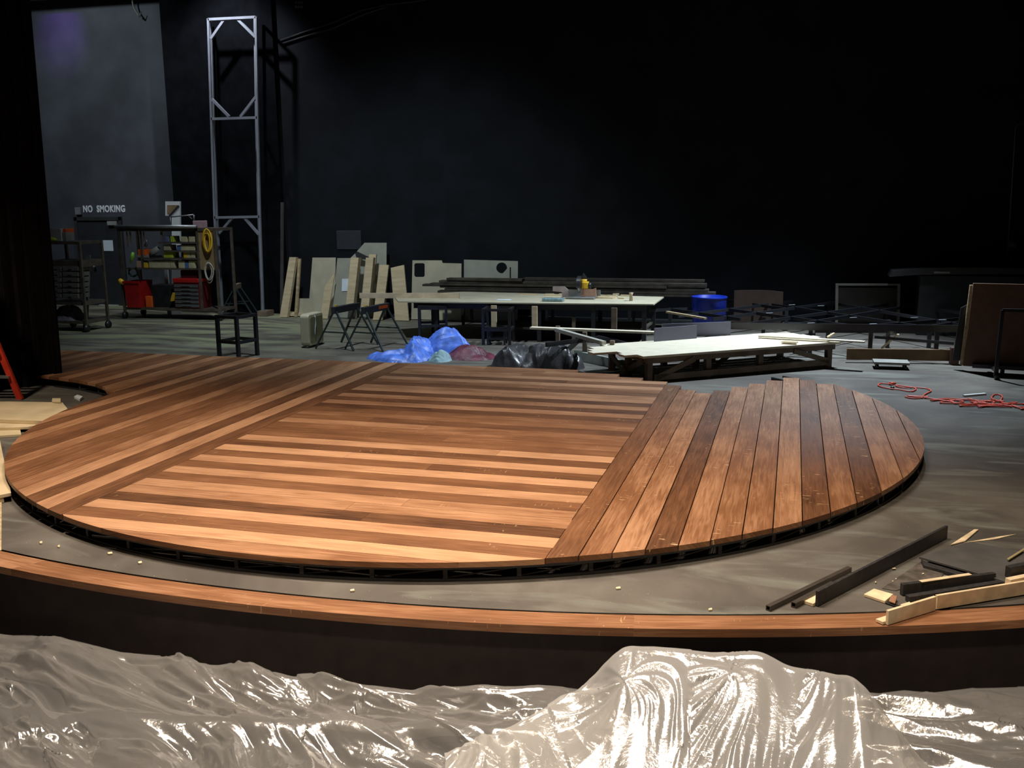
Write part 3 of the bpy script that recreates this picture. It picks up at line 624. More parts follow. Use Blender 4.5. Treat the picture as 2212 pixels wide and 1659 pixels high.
# red tool chest
tcx0, tcx1 = V(376, 640, CY).x, V(432, 640, CY).x; zt3 = V(400, 611, CY).z
ch = thing('tool_chest', ((tcx0+tcx1)/2, CY+.1, z1), 'dark red tool chest with rows of steel drawers on the cart', 'tool chest')
MB().span((tcx0, CY, z1), (tcx1, CY+.4, zt3)).build('body', mat('dark_red', (.12, .01, .01), .4), ch, bevel=.01)
MB().span((tcx0, CY-.02, zt3), (tcx1, CY+.42, zt3+.09)).build('lid', RED, ch, bevel=.02)
nD = 6; hD = (zt3-z1-.04)/nD
for i in range(nD):
    d_ = MB().span((tcx0+.03, CY-.02, z1+.03+i*hD), (tcx1-.03, CY, z1+.03+(i+.72)*hD)).build('drawer', mat('drawer_steel', (.14, .15, .15), .4, .4), ch)
    MB().span((tcx0+.2, CY-.035, z1+.03+(i+.3)*hD), (tcx1-.2, CY-.02, z1+.03+(i+.5)*hD)).build('handle', STEEL, d_)
tag(MB().prism([V(373, 632, CY-.05), V(376, 634, CY-.05), V(375, 650, CY-.05), V(368, 651, CY-.05), V(370, 640, CY-.05)], (0, .03, 0)).build('yellow_level', mat('amber', (.6, .36, .02), .5)), 'short amber tool leaning at the left side of the red tool chest', 'tool')
item('red_case', (370, 487, 417, 493), 'flat red case lying on top of the tool cart', 'case', RED, zb=zt)
pb = item('pink_box', (417, 477, 434, 493), 'pale pink box standing on the top right of the tool cart', 'box', mat('pale_pink', (.45, .3, .32), .6), zb=zt)
item('silver_can', (262, 488, 270, 494), 'shiny round can at the left end of the cart top', 'can', mat('bright_tin', (.7, .75, .75), .3, .3), zb=zt+.0)
item('black_case', (328, 616, 367, 648), 'black case on the lower shelf between the red bin and the tool chest', 'case', BLACKM, zb=z1, Y=CY+.1, dep=.35)
item('maroon_box', (391, 584, 429, 606), 'dark maroon box on top of the red tool chest', 'box', mat('deep_maroon', (.05, .006, .012), .5), zb=zt3+.09, Y=CY+.1)
item('dark_red_box', (266, 503, 292, 541), 'dark brownish red box at the upper left of the tool cart', 'box', mat('rust_brown', (.045, .015, .012), .6), zb=z2b+.0, Y=CY+.2) if False else None
tag(MB().tube([V(288+10*math.cos(t_*.7), 588+9*math.sin(t_*.7), CY+.1+t_*.004) for t_ in range(28)], .022, 8).build('green_hose', mat('hose_green', (.03, .12, .09), .5)), 'coiled dark green hose hanging above the red bin', 'hose')
tag(MB().bar(V(293, 578, CY-.03), V(304, 606, CY-.03), .03, .03).build('black_rod', BLACKM), 'black rod slanting above the red bin on the tool cart', 'rod')
for k_, (xa, xb, ya) in enumerate([(272, 276, 500), (279, 283, 500), (308, 311, 500), (346, 350, 500)]):
    q_ = V(xa, ya, CY+.05); q2_ = V(xb, ya+[34, 26, 22, 12][k_], CY+.05)
    tag(MB().span((q_.x, CY+.05, zt-.07), (q2_.x, CY+.08, q2_.z)).build('hand_tool', WOODT), ['first', 'second', 'third', 'fourth'][k_]+' hand tool from the left hanging under the top of the tool cart', 'hand tool', 'hand tools hanging under the cart top')
# cables hung on the side panel
for k, (cx0, cy0, rx_, ry_, n_, m_, lab) in enumerate([(447, 522, 9, 20, 7, YEL, 'coil of yellow cable hanging on the tan panel of the tool cart'), (452, 588, 9, 18, 4, mat('pale_rope', (.45, .42, .36), .8), 'coil of pale rope hanging below the yellow cable')]):
    mb = MB()
    for j in range(n_):
        c0 = V(cx0+random.uniform(-2, 2), cy0+random.uniform(-3, 3), CY-.02-.01*j); ax, az = rx_*random.uniform(.6, 1.05)/95, ry_*random.uniform(.8, 1.1)/95
        mb.tube([c0+Vector((ax*math.sin(t*math.pi/10), -.01*math.cos(t*.7), az*math.cos(t*math.pi/10))) for t in range(21)], .011, 6)
    tag(mb.build('cable_coil' if k == 0 else 'rope_coil', m_), lab, 'coil')
# clamp bars above the cart
tag(MB().tube([V(366, 469, CY+.5), V(418, 464, CY+.5)], .014).tube([V(419, 464, CY+.5), V(419, 480, CY+.5)], .012).tube([V(407, 466, CY+.5), V(415, 473, CY+.5)], .01).tube([Vector((V(368, 470, CY+.5).x, CY+.5, zt)), V(368, 468, CY+.5)], .014).build('bar_clamp', STEEL), 'thin metal bar clamp standing up from the top of the tool cart', 'clamp')
# white flat behind the cart
wf = thing('white_flat', (V(380, 640, 18.2).x, 18.2, 0), 'narrow white upright board with a brown triangle behind the tool cart', 'board')
q = [V(357, 435, 18.2), V(388, 435, 18.2), V(391, 700, 18.2), V(372, 700, 18.2), V(371, 467, 18.2), V(357, 466, 18.2)]
for v_ in q:
    if v_.z < .3: v_.z = 0.0
MB().prism(q, (0, .05, 0)).build('panel', WHITE, wf)
MB().prism([V(361, 443, 18.19), V(384, 443, 18.19), V(367, 463, 18.19), V(361, 461, 18.19)], (0, .008, 0)).build('gusset', mat('brown_ply', (.3, .2, .11), .7), wf)
MB().prism([V(385, 443, 18.185), V(387, 446, 18.185), V(364, 470, 18.185), V(363, 467, 18.185)], (0, .012, 0)).build('strap', mat('dark_strap', (.03, .03, .03), .6), wf)
tag(MB().span((V(357, 600, 18.0).x, 17.98, 0), (V(364, 600, 18.0).x, 18.02, V(360, 581, 18.0).z)).build('white_batten', WHITE), 'slim white batten standing left of the white upright board', 'batten')
# left cart
LY = 15.2
lx2, rx2 = V(100, 600, LY).x, V(178, 600, LY).x; zz = V(150, 522, LY).z
lc = shelf_cart('drawer_cart', 'dark rolling cart with grey drawers half hidden by the black drape', lx2, rx2, LY, .6, zz, [(zz, .05), (V(150, 563, LY).z, .12), (V(150, 652, LY).z, .06), (.2, .05)], m_=cartmat)
ys_ = [575, 587, 599, 611, 623, 634, 646]
for (xa, xb) in ((112, 131), (135, 168)):
    for ya, yb in zip(ys_, ys_[1:]):
        a_, b_ = V(xa, yb-2, LY-.02), V(xb, ya+1, LY-.02); dd = MB().span((a_.x, LY-.02, a_.z), (b_.x, LY+.3, b_.z)).build('drawer', mat('grey_drawer', (.14, .14, .12), .6), lc, bevel=.006)
        MB().span(((a_.x+b_.x)/2-.04, LY-.035, (a_.z+b_.z)/2-.008), ((a_.x+b_.x)/2+.04, LY-.02, (a_.z+b_.z)/2+.008)).build('handle', STEEL, dd)
a_ = V(110, 522, LY)
item('white_box', (108, 494, 131, 520), 'white box on top of the drawer cart', 'box', mat('offwhite', (.5, .5, .52), .7), zb=zz, Y=LY+.1)
item('orange_box', (132, 494, 142, 502), 'little orange pack on top of the drawer cart', 'box', ORANGE, zb=zz+.12, Y=LY+.15)
item('grey_box', (130, 502, 142, 520), 'grey box below the little orange pack', 'box', GREYB, zb=zz, Y=LY+.12)
p = V(112, 516, LY+.02); tag(MB().tube([(p.x-.1, LY+.03, zz+.04), (p.x, LY+.02, zz+.05), (p.x+.1, LY+.03, zz+.03)], [.03, .045, .02], 10).build('yellow_tape', YELG), 'yellow roll lying in front of the white box', 'tape roll')
p = V(146, 690, LY+.2); bm_z = .2
def _h(i, j, sd): return noise.cell(Vector((i+.5, j+.5, sd+.5)))
def facet(x, y, sd):                       # creased, piecewise flat relief in -1..1
    i, j = math.floor(x), math.floor(y); fx, fy = x-i, y-j
    h00, h10, h01, h11 = _h(i, j, sd), _h(i+1, j, sd), _h(i, j+1, sd), _h(i+1, j+1, sd)
    if fx+fy < 1: v = h00+(h10-h00)*fx+(h01-h00)*fy
    else: v = h11+(h01-h11)*(1-fx)+(h10-h11)*(1-fy)
    return v*2-1 if min(h00, h10, h01, h11) >= 0 else v
def blob(name, m_, lumps, x0, x1, y0, y1, z, n=70, amp=.06, fr=6, label=None, cat=None, seed=0, ridge=1.0):
    mb = MB(); vs_ = []; nx = n; ny = max(12, int(n*(y1-y0)/(x1-x0))); H = {}
    for j in range(ny+1):
        for i in range(nx+1):
            x = x0+(x1-x0)*i/nx; y = y0+(y1-y0)*j/ny; h = 0
            for (lx_, ly_, rx_, ry_, hh) in lumps:
                # wobbling outline
                ang = math.atan2((y-ly_)/ry_, (x-lx_)/rx_); wob = 1+.16*noise.noise(Vector((math.cos(ang)*1.4, math.sin(ang)*1.4, seed+lx_)))
                d = math.hypot((x-lx_)/rx_, (y-ly_)/ry_)/wob
                if d < 1: h = max(h, hh*(1-d**1.7)**.75)
            if h > 0:
                p_ = Vector((x*fr, y*fr, seed)); p_ += Vector((noise.noise(p_*.5), noise.noise(p_*.5+Vector((7, 2, 5))), 0))*1.1
                hmax = max(q_[4] for q_ in lumps)
                h = h*(.8+.3*noise.noise(p_*.5))+amp*ridge*(facet(p_.x*.7, p_.y*.4, seed)*1.4+facet(p_.x*1.2+p_.y*.9, p_.y*1.4-p_.x*.6, seed+3)*.9+facet(p_.x*2.8, p_.y*2.3, seed+5)*.4)*min(1, h/hmax*2.2)
            H[i, j] = max(h, 0); vs_.append(Vector((x+(.3*amp*noise.noise(Vector((x*8, y*8, 9+seed))) if h > 0 else 0), y, z+max(h, 0))))
    fs_ = []
    for j in range(ny):
        for i in range(nx):
            if max(H[i, j], H[i+1, j], H[i+1, j+1], H[i, j+1]) > .004: a_ = j*(nx+1)+i; fs_.append((a_, a_+1, a_+nx+2, a_+nx+1))
    mb.add(vs_, fs_); o_ = mb.build(name, m_, smooth=True)
    bm = bmesh.new(); bm.from_mesh(o_.data); bmesh.ops.delete(bm, geom=[v_ for v_ in bm.verts if not v_.link_faces], context='VERTS'); bm.to_mesh(o_.data); bm.free()
    for p2 in o_.data.polygons: p2.use_smooth = True
    return tag(o_, label, cat)
blob('plastic_bag', mat('dull_violet_bag', (.14, .13, .16), .5, var=.3), [(p.x, LY+.25, .33, .22, .42)], p.x-.4, p.x+.4, LY, LY+.5, .2, 40, .05, 7, 'grey violet bag on the bottom shelf of the drawer cart', 'bag', 3)
a_ = V(193, 552, LY+.4); b_ = V(185, 655, LY+.4)
tag(MB().prism([V(184, 552, LY+.35), V(194, 551, LY+.35), Vector((V(187, 700, LY+.35).x, LY+.35, 0)), Vector((V(178, 700, LY+.35).x, LY+.35, 0))], (0, .03, 0)).build('grey_sheet', mat('grey_green_sheet', (.14, .16, .14), .5)), 'narrow grey sheet standing on edge right of the drawer cart', 'board')
# ================================================================ STOOLS, HORSES
def tube_stool(label, cx_, cy_, w_, d_, h, rz=0, m_=BLACKM, t=.035, mid=.25, panel=False, name='steel_stand', cat='stand'):
    c = thing(name, (0, 0, 0), label, cat); 
    for x in (-1, 1):
        for y in (-1, 1): MB().box((x*w_/2, y*d_/2, h/2), (t, t, h)).build('leg', m_, c)
    for z, nm in ((h-t/2, 'top_rail'), (mid, 'stretcher')):
        for y in (-1, 1): MB().box((0, y*d_/2, z), (w_-t, t*.9, t*.9)).build(nm, m_, c)
        for x in (-1, 1): MB().box((x*w_/2, 0, z), (t*.9, d_-t, t*.9)).build(nm, m_, c)
    if panel: MB().box((0, 0, h+.012), (w_+.04, d_+.04, .025)).build('top', m_, c)
    c.location = (cx_, cy_, 0); c.rotation_euler.z = rz; return c
pc = G(508, 772); tube_stool('open black square steel stand behind the far left of the deck', pc.x, pc.y+.1, .40, .40, .66, -.23, t=.05)
sA, sB = G(893, 735), G(975, 728); tube_stool('black steel stand under the left end of the work table with a padded top', (sA.x+sB.x)/2, sA.y+.3, .46, .5, .57, .35, t=.045, panel=True)
sA, sB = G(1037, 745), G(1098, 745); tube_stool('black steel stand in front of the work table, open square top', (sA.x+sB.x)/2+.02, sA.y+.25, .44, .44, .60, .12, t=.045)
sA = G(1052, 745); tube_stool('low black steel stand nested under the open square stand', (sA.x+G(1095, 745).x)/2-.02, sA.y+.12, .28, .2, .3, .12, t=.03, mid=.1)
def sawhorse(label, L=.75, h=.68, spread=.36, bm_=mat('grey_beam', (.04, .042, .05), .45), group='folding metal sawhorses'):
    c = thing('sawhorse', (0, 0, 0), label, 'sawhorse', group)
    MB().box((0, 0, h-.04), (L, .07, .11)).build('beam', bm_, c, bevel=.008)
    MB().box((-L/2+.1, 0, h+.02), (.05, .03, .03)).build('latch', YEL, c)
    for x in (-1, 1):
        for y in (-1, 1): MB().bar((x*(L/2-.06), y*.02, h-.06), (x*(L/2+.0), y*spread, .01), .032, .022).build('leg', GREEN, c)
        MB().bar((x*(L/2-.02), -spread*.6, h*.42), (x*(L/2-.02), spread*.6, h*.42), .02, .02).build('spreader', GREEN, c)
    return c
h1 = sawhorse('grey folding sawhorse next to the beige case'); 
def place_horse(o_, pa, pb, z): 
    a_, b_ = G(*pa, z), G(*pb, z); c_ = (a_+b_)/2; o_.location = (c_.x, c_.y, 0); o_.rotation_euler.z = math.atan2(b_.y-a_.y, b_.x-a_.x)
place_horse(h1, (708, 670), (783, 656), .66)
h2 = copy_tree(h1); h2['label'] = 'folding sawhorse with an orange sticker, right of the first grey one'; place_horse(h2, (775, 670), (845, 657), .66)
for ch_ in h2.children:
    if ch_.name.startswith('beam'):
        MB().box((.18, -.037, .645), (.26, .006, .05)).build('sticker', ORANGE, None); st = bpy.data.objects[-1] if False else [o_ for o_ in bpy.data.objects if o_.name.startswith('sticker')][0]; st.parent = ch_
h3 = sawhorse('dark sawhorse behind the open steel stand at the left', L=.5, h=.66, bm_=WOODT); place_horse(h3, (496, 624), (527, 613), .62)
h3.location.y -= .0
# beige case
cp = G(650, 752); cp2 = V(652, 680, cp.y)
bc = thing('beige_case', (cp.x+.13, cp.y+.12, 0), 'rounded beige enamel case standing upright left of the sawhorses', 'case')
pr = []; hw, hh = .0, .55
# side outline in the Y-Z plane, rounded corners, extruded along X
def rrect(x0, x1, z0, z1_, r, n=6):
    o_ = []
    for cx_, cz_, a0 in ((x1-r, z1_-r, 0), (x0+r, z1_-r, 90), (x0+r, z0+r, 180), (x1-r, z0+r, 270)):
        for k_ in range(n+1): t_ = math.radians(a0+90*k_/n); o_.append((cx_+r*math.cos(t_), cz_+r*math.sin(t_)))
    return o_
MB().prism([(cp.x, cp.y+a_, b_) for a_, b_ in rrect(0, .52, .03, .55, .06)], (.16, 0, 0)).build('shell', BEIGE, bc, bevel=.02)
MB().prism([(cp.x+.16, cp.y+a_, b_) for a_, b_ in rrect(.05, .47, .08, .5, .03)], (.008, 0, 0)).build('side_grille', mat('olive_grille', (.25, .24, .12), .6), bc)
MB().tube([(cp.x+.03, cp.y+.02, .015), (cp.x+.14, cp.y+.02, .015)], .015, 8).tube([(cp.x+.03, cp.y+.5, .015), (cp.x+.14, cp.y+.5, .015)], .015, 8).build('foot', BLACKM, bc)
MB().tube([(cp.x+.175, cp.y+.2+.02*math.sin(t_*.8), .52-t_*.05) for t_ in range(8)], .006, 6).build('cord', PAPER, bc)
# ================================================================ LONG WORK TABLE
WZ = .66
wtb = thing('work_table', G(1150, 735), 'long plywood topped work table in front of the back wall', 'table')
tp = [G(860, 651, WZ), G(1412, 657, WZ), G(1434, 641, WZ), G(1000, 630, WZ), G(850, 638, WZ)]
MB().prism(tp, (0, 0, -.02)).build('tabletop', PLY, wtb)
pA, pB = tp[0]+Vector((.25, .1, 0)), tp[1]+Vector((-.12, .08, 0)); pC, pD = tp[2]+Vector((-.12, -.1, 0)), tp[4]+Vector((.35, -.1, 0))
for a_, b_ in ((pA, pB), (pD, pC)): MB().bar(a_+Vector((0, 0, -.07)), b_+Vector((0, 0, -.07)), .05, .1).build('apron', BLACKM, wtb)
for t_ in (.1, .34, .55, .78, .99):
    for a_, b_ in ((pA, pB), (pD, pC)):
        q_ = a_.lerp(b_, t_); MB().box((q_.x, q_.y, WZ/2-.01), (.07, .07, WZ-.02)).build('leg', BLACKM, wtb)
lo1, lo2 = pA.lerp(pB, .34), pA.lerp(pB, .99); lo3, lo4 = pD.lerp(pC, .34), pD.lerp(pC, .99)
MB().prism([Vector((q_.x, q_.y, .2)) for q_ in (lo1, lo2, lo4, lo3)], (0, 0, .03)).build('lower_shelf', DWOOD, wtb)
def zbar(name, a_, b_, z, w_, h_, m_, label, cat='board'): # level board between two picked points
    p_, q_ = G(*a_, z), G(*b_, z); return tag(MB().bar((p_.x, p_.y, z-h_/2), (q_.x, q_.y, z-h_/2), w_, h_).build(name, m_), label, cat)
zbar('pine_beam', (777, 633), (992, 633), WZ+.09, .05, .09, mat('pinkish_pine', (.62, .5, .36), .6), 'long pinkish beam lying across the left end of the work table', 'beam')
for k, (x, y0_, y1_) in enumerate([(1155, 664, 688), (1327, 668, 692), (1067, 668, 686)]):
    q_ = V(x, y0_, 15.35); o_ = MB().span((q_.x-.045, 15.33, WZ-.125-.25), (q_.x+.045, 15.36, WZ-.02)).build('support_block', [PINE, WOODT, PINE][k], wtb)
# saw on the table
sw = thing('mitre_saw', G(1262, 645, WZ), 'yellow and black mitre saw standing on the work table', 'saw')
c0 = G(1256, 645, WZ); sx_, sy_ = c0.x, c0.y
MB().box((sx_, sy_, WZ+.02), (.5, .3, .035)).build('base', mat('cast_grey', (.25, .25, .24), .5, .4), sw, bevel=.01)
MB().box((sx_-.15, sy_+.12, WZ+.09), (.3, .03, .1)).box((sx_+.2, sy_+.12, WZ+.09), (.22, .03, .1)).build('fence', mat('cast_grey', (.25, .25, .24), .5, .4), sw)
sgx = V(1254, 610, sy_).x
MB().tube([(sgx-.03, sy_, WZ+.22), (sgx+.0, sy_, WZ+.22)], .12, 28).build('blade', STEEL, sw)
gd = MB(); pts = [(sy_+.13*math.cos(math.radians(a_)), WZ+.24+.15*math.sin(math.radians(a_))) for a_ in range(-20, 201, 10)]
gd.prism([(sgx-.05, a_, b_) for a_, b_ in pts], (.07, 0, 0)).build('blade_guard', mat('smoky_black', (.03, .03, .035), .3), sw)
MB().prism([V(1255, 602, sy_), V(1260, 590, sy_), V(1266, 598, sy_), V(1272, 612, sy_)], (0, .03, 0)).build('arm', mat('dark_metal', (.06, .06, .06), .4, .4), sw)
q0_, q1_ = V(1254, 624, sy_), V(1272, 606, sy_)
MB().span((sgx+.02, sy_-.05, q0_.z), (V(1272, 612, sy_).x, sy_+.07, V(1260, 608, sy_).z)).build('motor', YEL, sw, bevel=.02)
MB().tube([V(1252, 607, sy_), V(1268, 607, sy_)], .03, 10).build('handle', YEL, sw)
MB().tube([(V(1272, 617, sy_).x, sy_, V(1272, 617, sy_).z), (V(1277, 617, sy_).x, sy_, V(1277, 617, sy_).z)], .055, 14).build('motor_cap', BLACKM, sw)
MB().prism([V(1255, 625, sy_-.06), V(1279, 625, sy_-.06), V(1287, 622, sy_-.06), V(1288, 640, sy_-.06), V(1255, 640, sy_-.06)], (0, .03, 0)).build('side_fence', mat('terracotta_wood', (.42, .24, .17), .6), sw)
MB().box((sx_+.0, sy_-.02, WZ+.005), (.36, .26, .01)).build('foot', BLACKM, sw)
pf_ = lambda pp, nm, m_, lab, cat, Y=sy_+.1, t_=.03: tag(MB().prism([Vector((V(x, y, Y).x, Y, max(V(x, y, Y).z, WZ))) for x, y in pp], (0, t_, 0)).build(nm, m_), lab, cat)
pf_([(1194, 619), (1219, 619), (1228, 627), (1228, 652), (1214, 652), (1214, 631), (1194, 629)], 'wooden_fence', mat('pale_mauve_wood', (.38, .31, .3), .6), 'pale angled wooden fence with a slot left of the mitre saw', 'wooden fence')
random.seed(5)
labs = ['scrap of pale wood lying on the work table']
for k in range(16):
    x = random.uniform(1130, 1230) if k < 8 else random.uniform(1290, 1360); y = random.uniform(637, 647); p_ = G(x, y, WZ); l_, w_ = random.uniform(.1, .38), random.uniform(.04, .09)
    sd = ' left' if k < 8 else ' right'
    tag(MB().box((p_.x, p_.y, WZ+.012+.0), (l_, w_, .024), random.uniform(-.3, .3)).build('wood_scrap', PINE), 'pale scrap of wood on the work table%s of the mitre saw' % sd, 'scrap', 'wood scraps%s of the mitre saw' % sd)
p_ = G(1363, 650, WZ); tag(MB().tube([(p_.x, p_.y, WZ), (p_.x, p_.y, WZ+.1), (p_.x, p_.y, WZ+.14)], [.03, .025, .04], 12).build('wooden_peg', mat('turned_wood', (.45, .35, .24), .6)), 'small upright turned wooden peg near the right end of the work table', 'peg')
p_ = G(1195, 651, WZ); tag(MB().box((p_.x, p_.y, WZ+.03), (.36, .18, .06)).build('clear_pack', mat('bluish_plastic', (.2, .3, .33), .2, var=.3, scale=20), bevel=.02), 'bluish clear plastic pack at the front edge of the work table', 'pack')
p_ = G(1089, 648, WZ); tag(MB().box((p_.x, p_.y, WZ+.004), (.24, .14, .006)).build('paper_sheet', PAPER), 'white sheet of paper on the front edge of the work table', 'paper')
# dark stacked lumber behind the work table
stk = [(949, 1450, 606, .03), (912, 1530, 612, .03), (945, 1470, 618, .03), (960, 1540, 624, .035), (945, 1500, 631, .03), (1017, 1400, 628, .03), (1010, 1130, 604, .03), (1130, 1525, 600, .02)]
SY = 17.6
rk = thing('lumber_rack', (V(1200, 640, SY).x, SY+.2, 0), 'low black rack holding dark lumber against the back wall', 'rack')
zr = V(1200, 637, SY).z
for x in (1000, 1180, 1360, 1500):
    xx = V(x, 640, SY).x
    for y in (SY, SY+.5): MB().box((xx, y, zr/2), (.05, .05, zr)).build('leg', BLACKM, rk)
    MB().box((xx, SY+.25, zr-.02), (.05, .55, .04)).build('cross_bar', BLACKM, rk)
random.seed(11)
z = zr+.002; names = ['lowest', 'second', 'third', 'fourth', 'fifth', 'topmost']
spans = [((945, 1540), (1017, 1500)), ((960, 1545), (975, 1480)), ((950, 1530), (912, 1490)), ((930, 1440), (1020, 1525)), ((948, 1525), (1010, 1450)), ((965, 1128), (1130, 1520))]
hh_ = (V(1200, 603, SY).z-zr)/6
for r_ in range(6):
    for c_ in range(2):
        xa, xb = spans[r_][c_]; X0, X1 = V(xa, 620, SY+c_*.25).x, V(xb, 620, SY+c_*.25).x
        tag(MB().box(((X0+X1)/2, SY+.1+c_*.27+random.uniform(-.02, .02), z+hh_/2-.004), (X1-X0, .2, hh_-.008), random.uniform(-.006, .006)).build('dark_plank', DWOOD),
            'dark plank in the %s layer of the stack behind the work table, %s one' % (names[r_], 'front' if c_ == 0 else 'rear'), 'plank', 'dark planks stacked behind the work table')
    z += hh_
# blue drum
bp_ = G(1530, 722); tp_ = V(1532, 640, bp_.y); rr = abs(V(1570, 650, bp_.y).x-V(1495, 650, bp_.y).x)/2; zt_ = tp_.z
dr = thing('blue_drum', (bp_.x, bp_.y, 0), 'open topped blue plastic drum standing behind the low wooden table', 'drum')
MB().lathe((tp_.x, bp_.y, 0), [(0, .002), (rr*.9, .002), (rr*.94, .05), (rr*.94, zt_*.45), (rr, zt_*.5), (rr, zt_*.93), (rr*1.03, zt_*.96), (rr*1.03, zt_), (rr*.95, zt_), (rr*.93, .05), (0, .04)], 40).build('body', BLUEP, dr, smooth=True)
MB().lathe((tp_.x, bp_.y, 0), [(rr*1.035, zt_-.03), (rr*1.06, zt_-.015), (rr*1.035, zt_)], 40).build('rim', BLUEP, dr, smooth=True)
# curved boards standing at the back
def V_poly(name, pp, Y, t_, m_, lab, cat, floor=True):
    q_ = [V(x, y, Y) for x, y in pp]
    if floor:
        mz = min(v_.z for v_ in q_)
        for v_ in q_:
            if v_.z < mz+.06: v_.z = .005
    return tag(MB().prism(q_, (0, t_, 0)).build(name, m_), lab, cat)
cc = [(1586, 628), (1610, 627), (1640, 627), (1665, 628), (1692, 631), (1690, 690), (1585, 690)]
V_poly('curved_scenery', cc, 18.1, .05, mat('dark_brown_ply', (.055, .032, .022), .7), 'dark brown board with an arched top behind the steel platform frame', 'board')
V_poly('square_hoop', [(1805, 613), (1945, 613), (1945, 690), (1939, 690), (1939, 617), (1811, 617), (1811, 690), (1805, 690)], 18.2, .06, mat('dull_grey_wood', (.16, .15, .12), .7), 'pale square wooden hoop standing against the back wall', 'frame')
V_poly('dark_flat', [(1811, 622), (1938, 622), (1938, 690), (1811, 690)], 18.5, .04, mat('dark_brown_ply2', (.03, .024, .018), .7), 'dark flat standing inside the pale square hoop', 'board')
ct = [(1928, 585), (1980, 581), (2050, 578), (2120, 578), (2215, 580), (2290, 583), (2290, 594), (2120, 592), (1980, 594), (1922, 598)]
tb = thing('curved_counter', (V(2100, 590, 18).x, 17.8, 0), 'long dark curved counter top near the back wall at the right', 'counter')
MB().prism([V(x, y, 17.8) for x, y in ct], (0, .5, 0)).build('top', mat('dark_counter', (.035, .035, .036), .5), tb)
MB().span((V(1985, 640, 17.85).x, 17.85, 0), (V(2260, 640, 17.85).x, 18.25, V(2000, 596, 17.85).z)).build('body', mat('dark_counter_body', (.022, .026, .03), .6), tb)
q_ = V(2035, 588, 17.78); MB().span((q_.x-.12, 17.78, q_.z-.02), (q_.x+.12, 17.8, q_.z+.01)).build('plate', GREYB, tb)
# ================================================================ BLACK PLATFORM FRAME (diamond pattern of steel bars)
PZ = .45
pfm = thing('platform_frame', G(1850, 760), 'open black steel platform frame with crossing bars right of the blue drum', 'platform frame')
FR0, FR1 = G(1575, 704, PZ), G(2085, 710, PZ)
BLK2 = mat('satin_black_bar', (.02, .021, .026), .3, spec=.7)
MB().bar(FR0, FR1, .03, .1).build('front_rail', BLK2, pfm)
fw = FR1-FR0
def onf(x, y): return G(x, y, PZ)
lines = [((1600, 702), (1960, 652)), ((1720, 702), (2065, 645)), ((1860, 706), (2090, 688)), ((1465, 683), (1800, 640)), ((1540, 690), (1900, 640)), ((2000, 707), (2120, 690)),
         ((1545, 665), (1850, 706)), ((1660, 657), (2000, 708)), ((1780, 652), (2085, 704)), ((1900, 650), (2100, 680)), ((1445, 668), (1600, 690)), ((1540, 645), (1700, 668)), ((1400, 671), (1560, 664)), ((1980, 645), (2110, 668))]
for a_, b_ in lines:
    a3, b3 = onf(*a_), onf(*b_); MB().bar(a3, b3, .028, .05).build('cross_bar', BLK2, pfm)
for (x, y) in ((1752, 704), (1882, 705), (2025, 708), (2075, 710), (1650, 684), (1790, 690), (1920, 690), (2010, 690), (1560, 664), (1700, 660), (1850, 655), (2000, 652), (1448, 675)):
    p_ = onf(x, y); MB().box((p_.x, p_.y, PZ/2-.0), (.06, .06, PZ-.01)).build('leg', BLK2, pfm)
for (x, y) in ((1752, 702), (1886, 704), (1662, 680), (1710, 662), (1773, 664), (1843, 690), (1975, 690), (2036, 695), (1870, 655)):
    p_ = onf(x, y); MB().box((p_.x, p_.y, PZ+.03), (.12, .03, .006), .5).build('pale_plate', mat('pale_plate_metal', (.6, .63, .66), .3, .4), pfm)  # small pale plates on top of the crossing bars
for (xx0, yy0, xx1, yy1) in ((1610, 738, 1760, 722), (1890, 728, 2060, 742), (1760, 716, 2050, 716)):
    MB().bar(G(xx0, yy0, .3), G(xx1, yy1, .3), .03, .04).build('lower_bar', BLK2, pfm)
# loose timber around the frame
zbar('pine_batten', (1441, 672), (1524, 686), .51, .05, .03, PINE2, 'short pale batten resting on the left end of the steel frame', 'batten')
tag(MB().bar(G(1905, 752, .02), G(1940, 722, .28), .04, .02).build('pine_batten', PINE), 'pale stick leaning under the steel frame behind the long brown board', 'batten')
tag(MB().bar(G(1788, 728, .42), G(1802, 720, .46), .03, .02).build('pine_batten', PINE), 'tiny pale stick end behind the right end of the wooden table', 'batten')
pA, pB = G(1828, 783), G(2054, 786)
tag(MB().hexa([pA+Vector((0, 0, .04)), pB+Vector((0, 0, .04)), pB+Vector((0, .04, .04)), pA+Vector((0, .04, .04)), pA+Vector((0, 0, .2)), pB+Vector((0, 0, .2)), pB+Vector((0, .04, .2)), pA+Vector((0, .04, .2))]).build('brown_board', mat('golden_brown_board', (.22, .13, .06), .6)), 'long brown board on edge resting on the small dolly', 'board')
dc = G(1924, 796); dl = thing('furniture_dolly', (dc.x, dc.y, 0), 'small low wheeled dolly under the long brown board', 'dolly')
MB().box((dc.x, dc.y+.04, .085), (.46, .3, .03)).build('deck', GREYB, dl)
for x in (-.18, .18):
    for y in (-.08, .14): MB().tube([(dc.x+x-.015, dc.y+y, .035), (dc.x+x+.015, dc.y+y, .035)], .034, 12).build('wheel', BLACKM, dl)
q0_ = G(2062, 790); tag(MB().span((q0_.x-.05, q0_.y+.05, 0), (q0_.x+.06, q0_.y+.2, .24)).build('brown_box', mat('brown_box_m', (.1, .05, .04), .7)), 'small brown box at the right end of the long brown board', 'box')
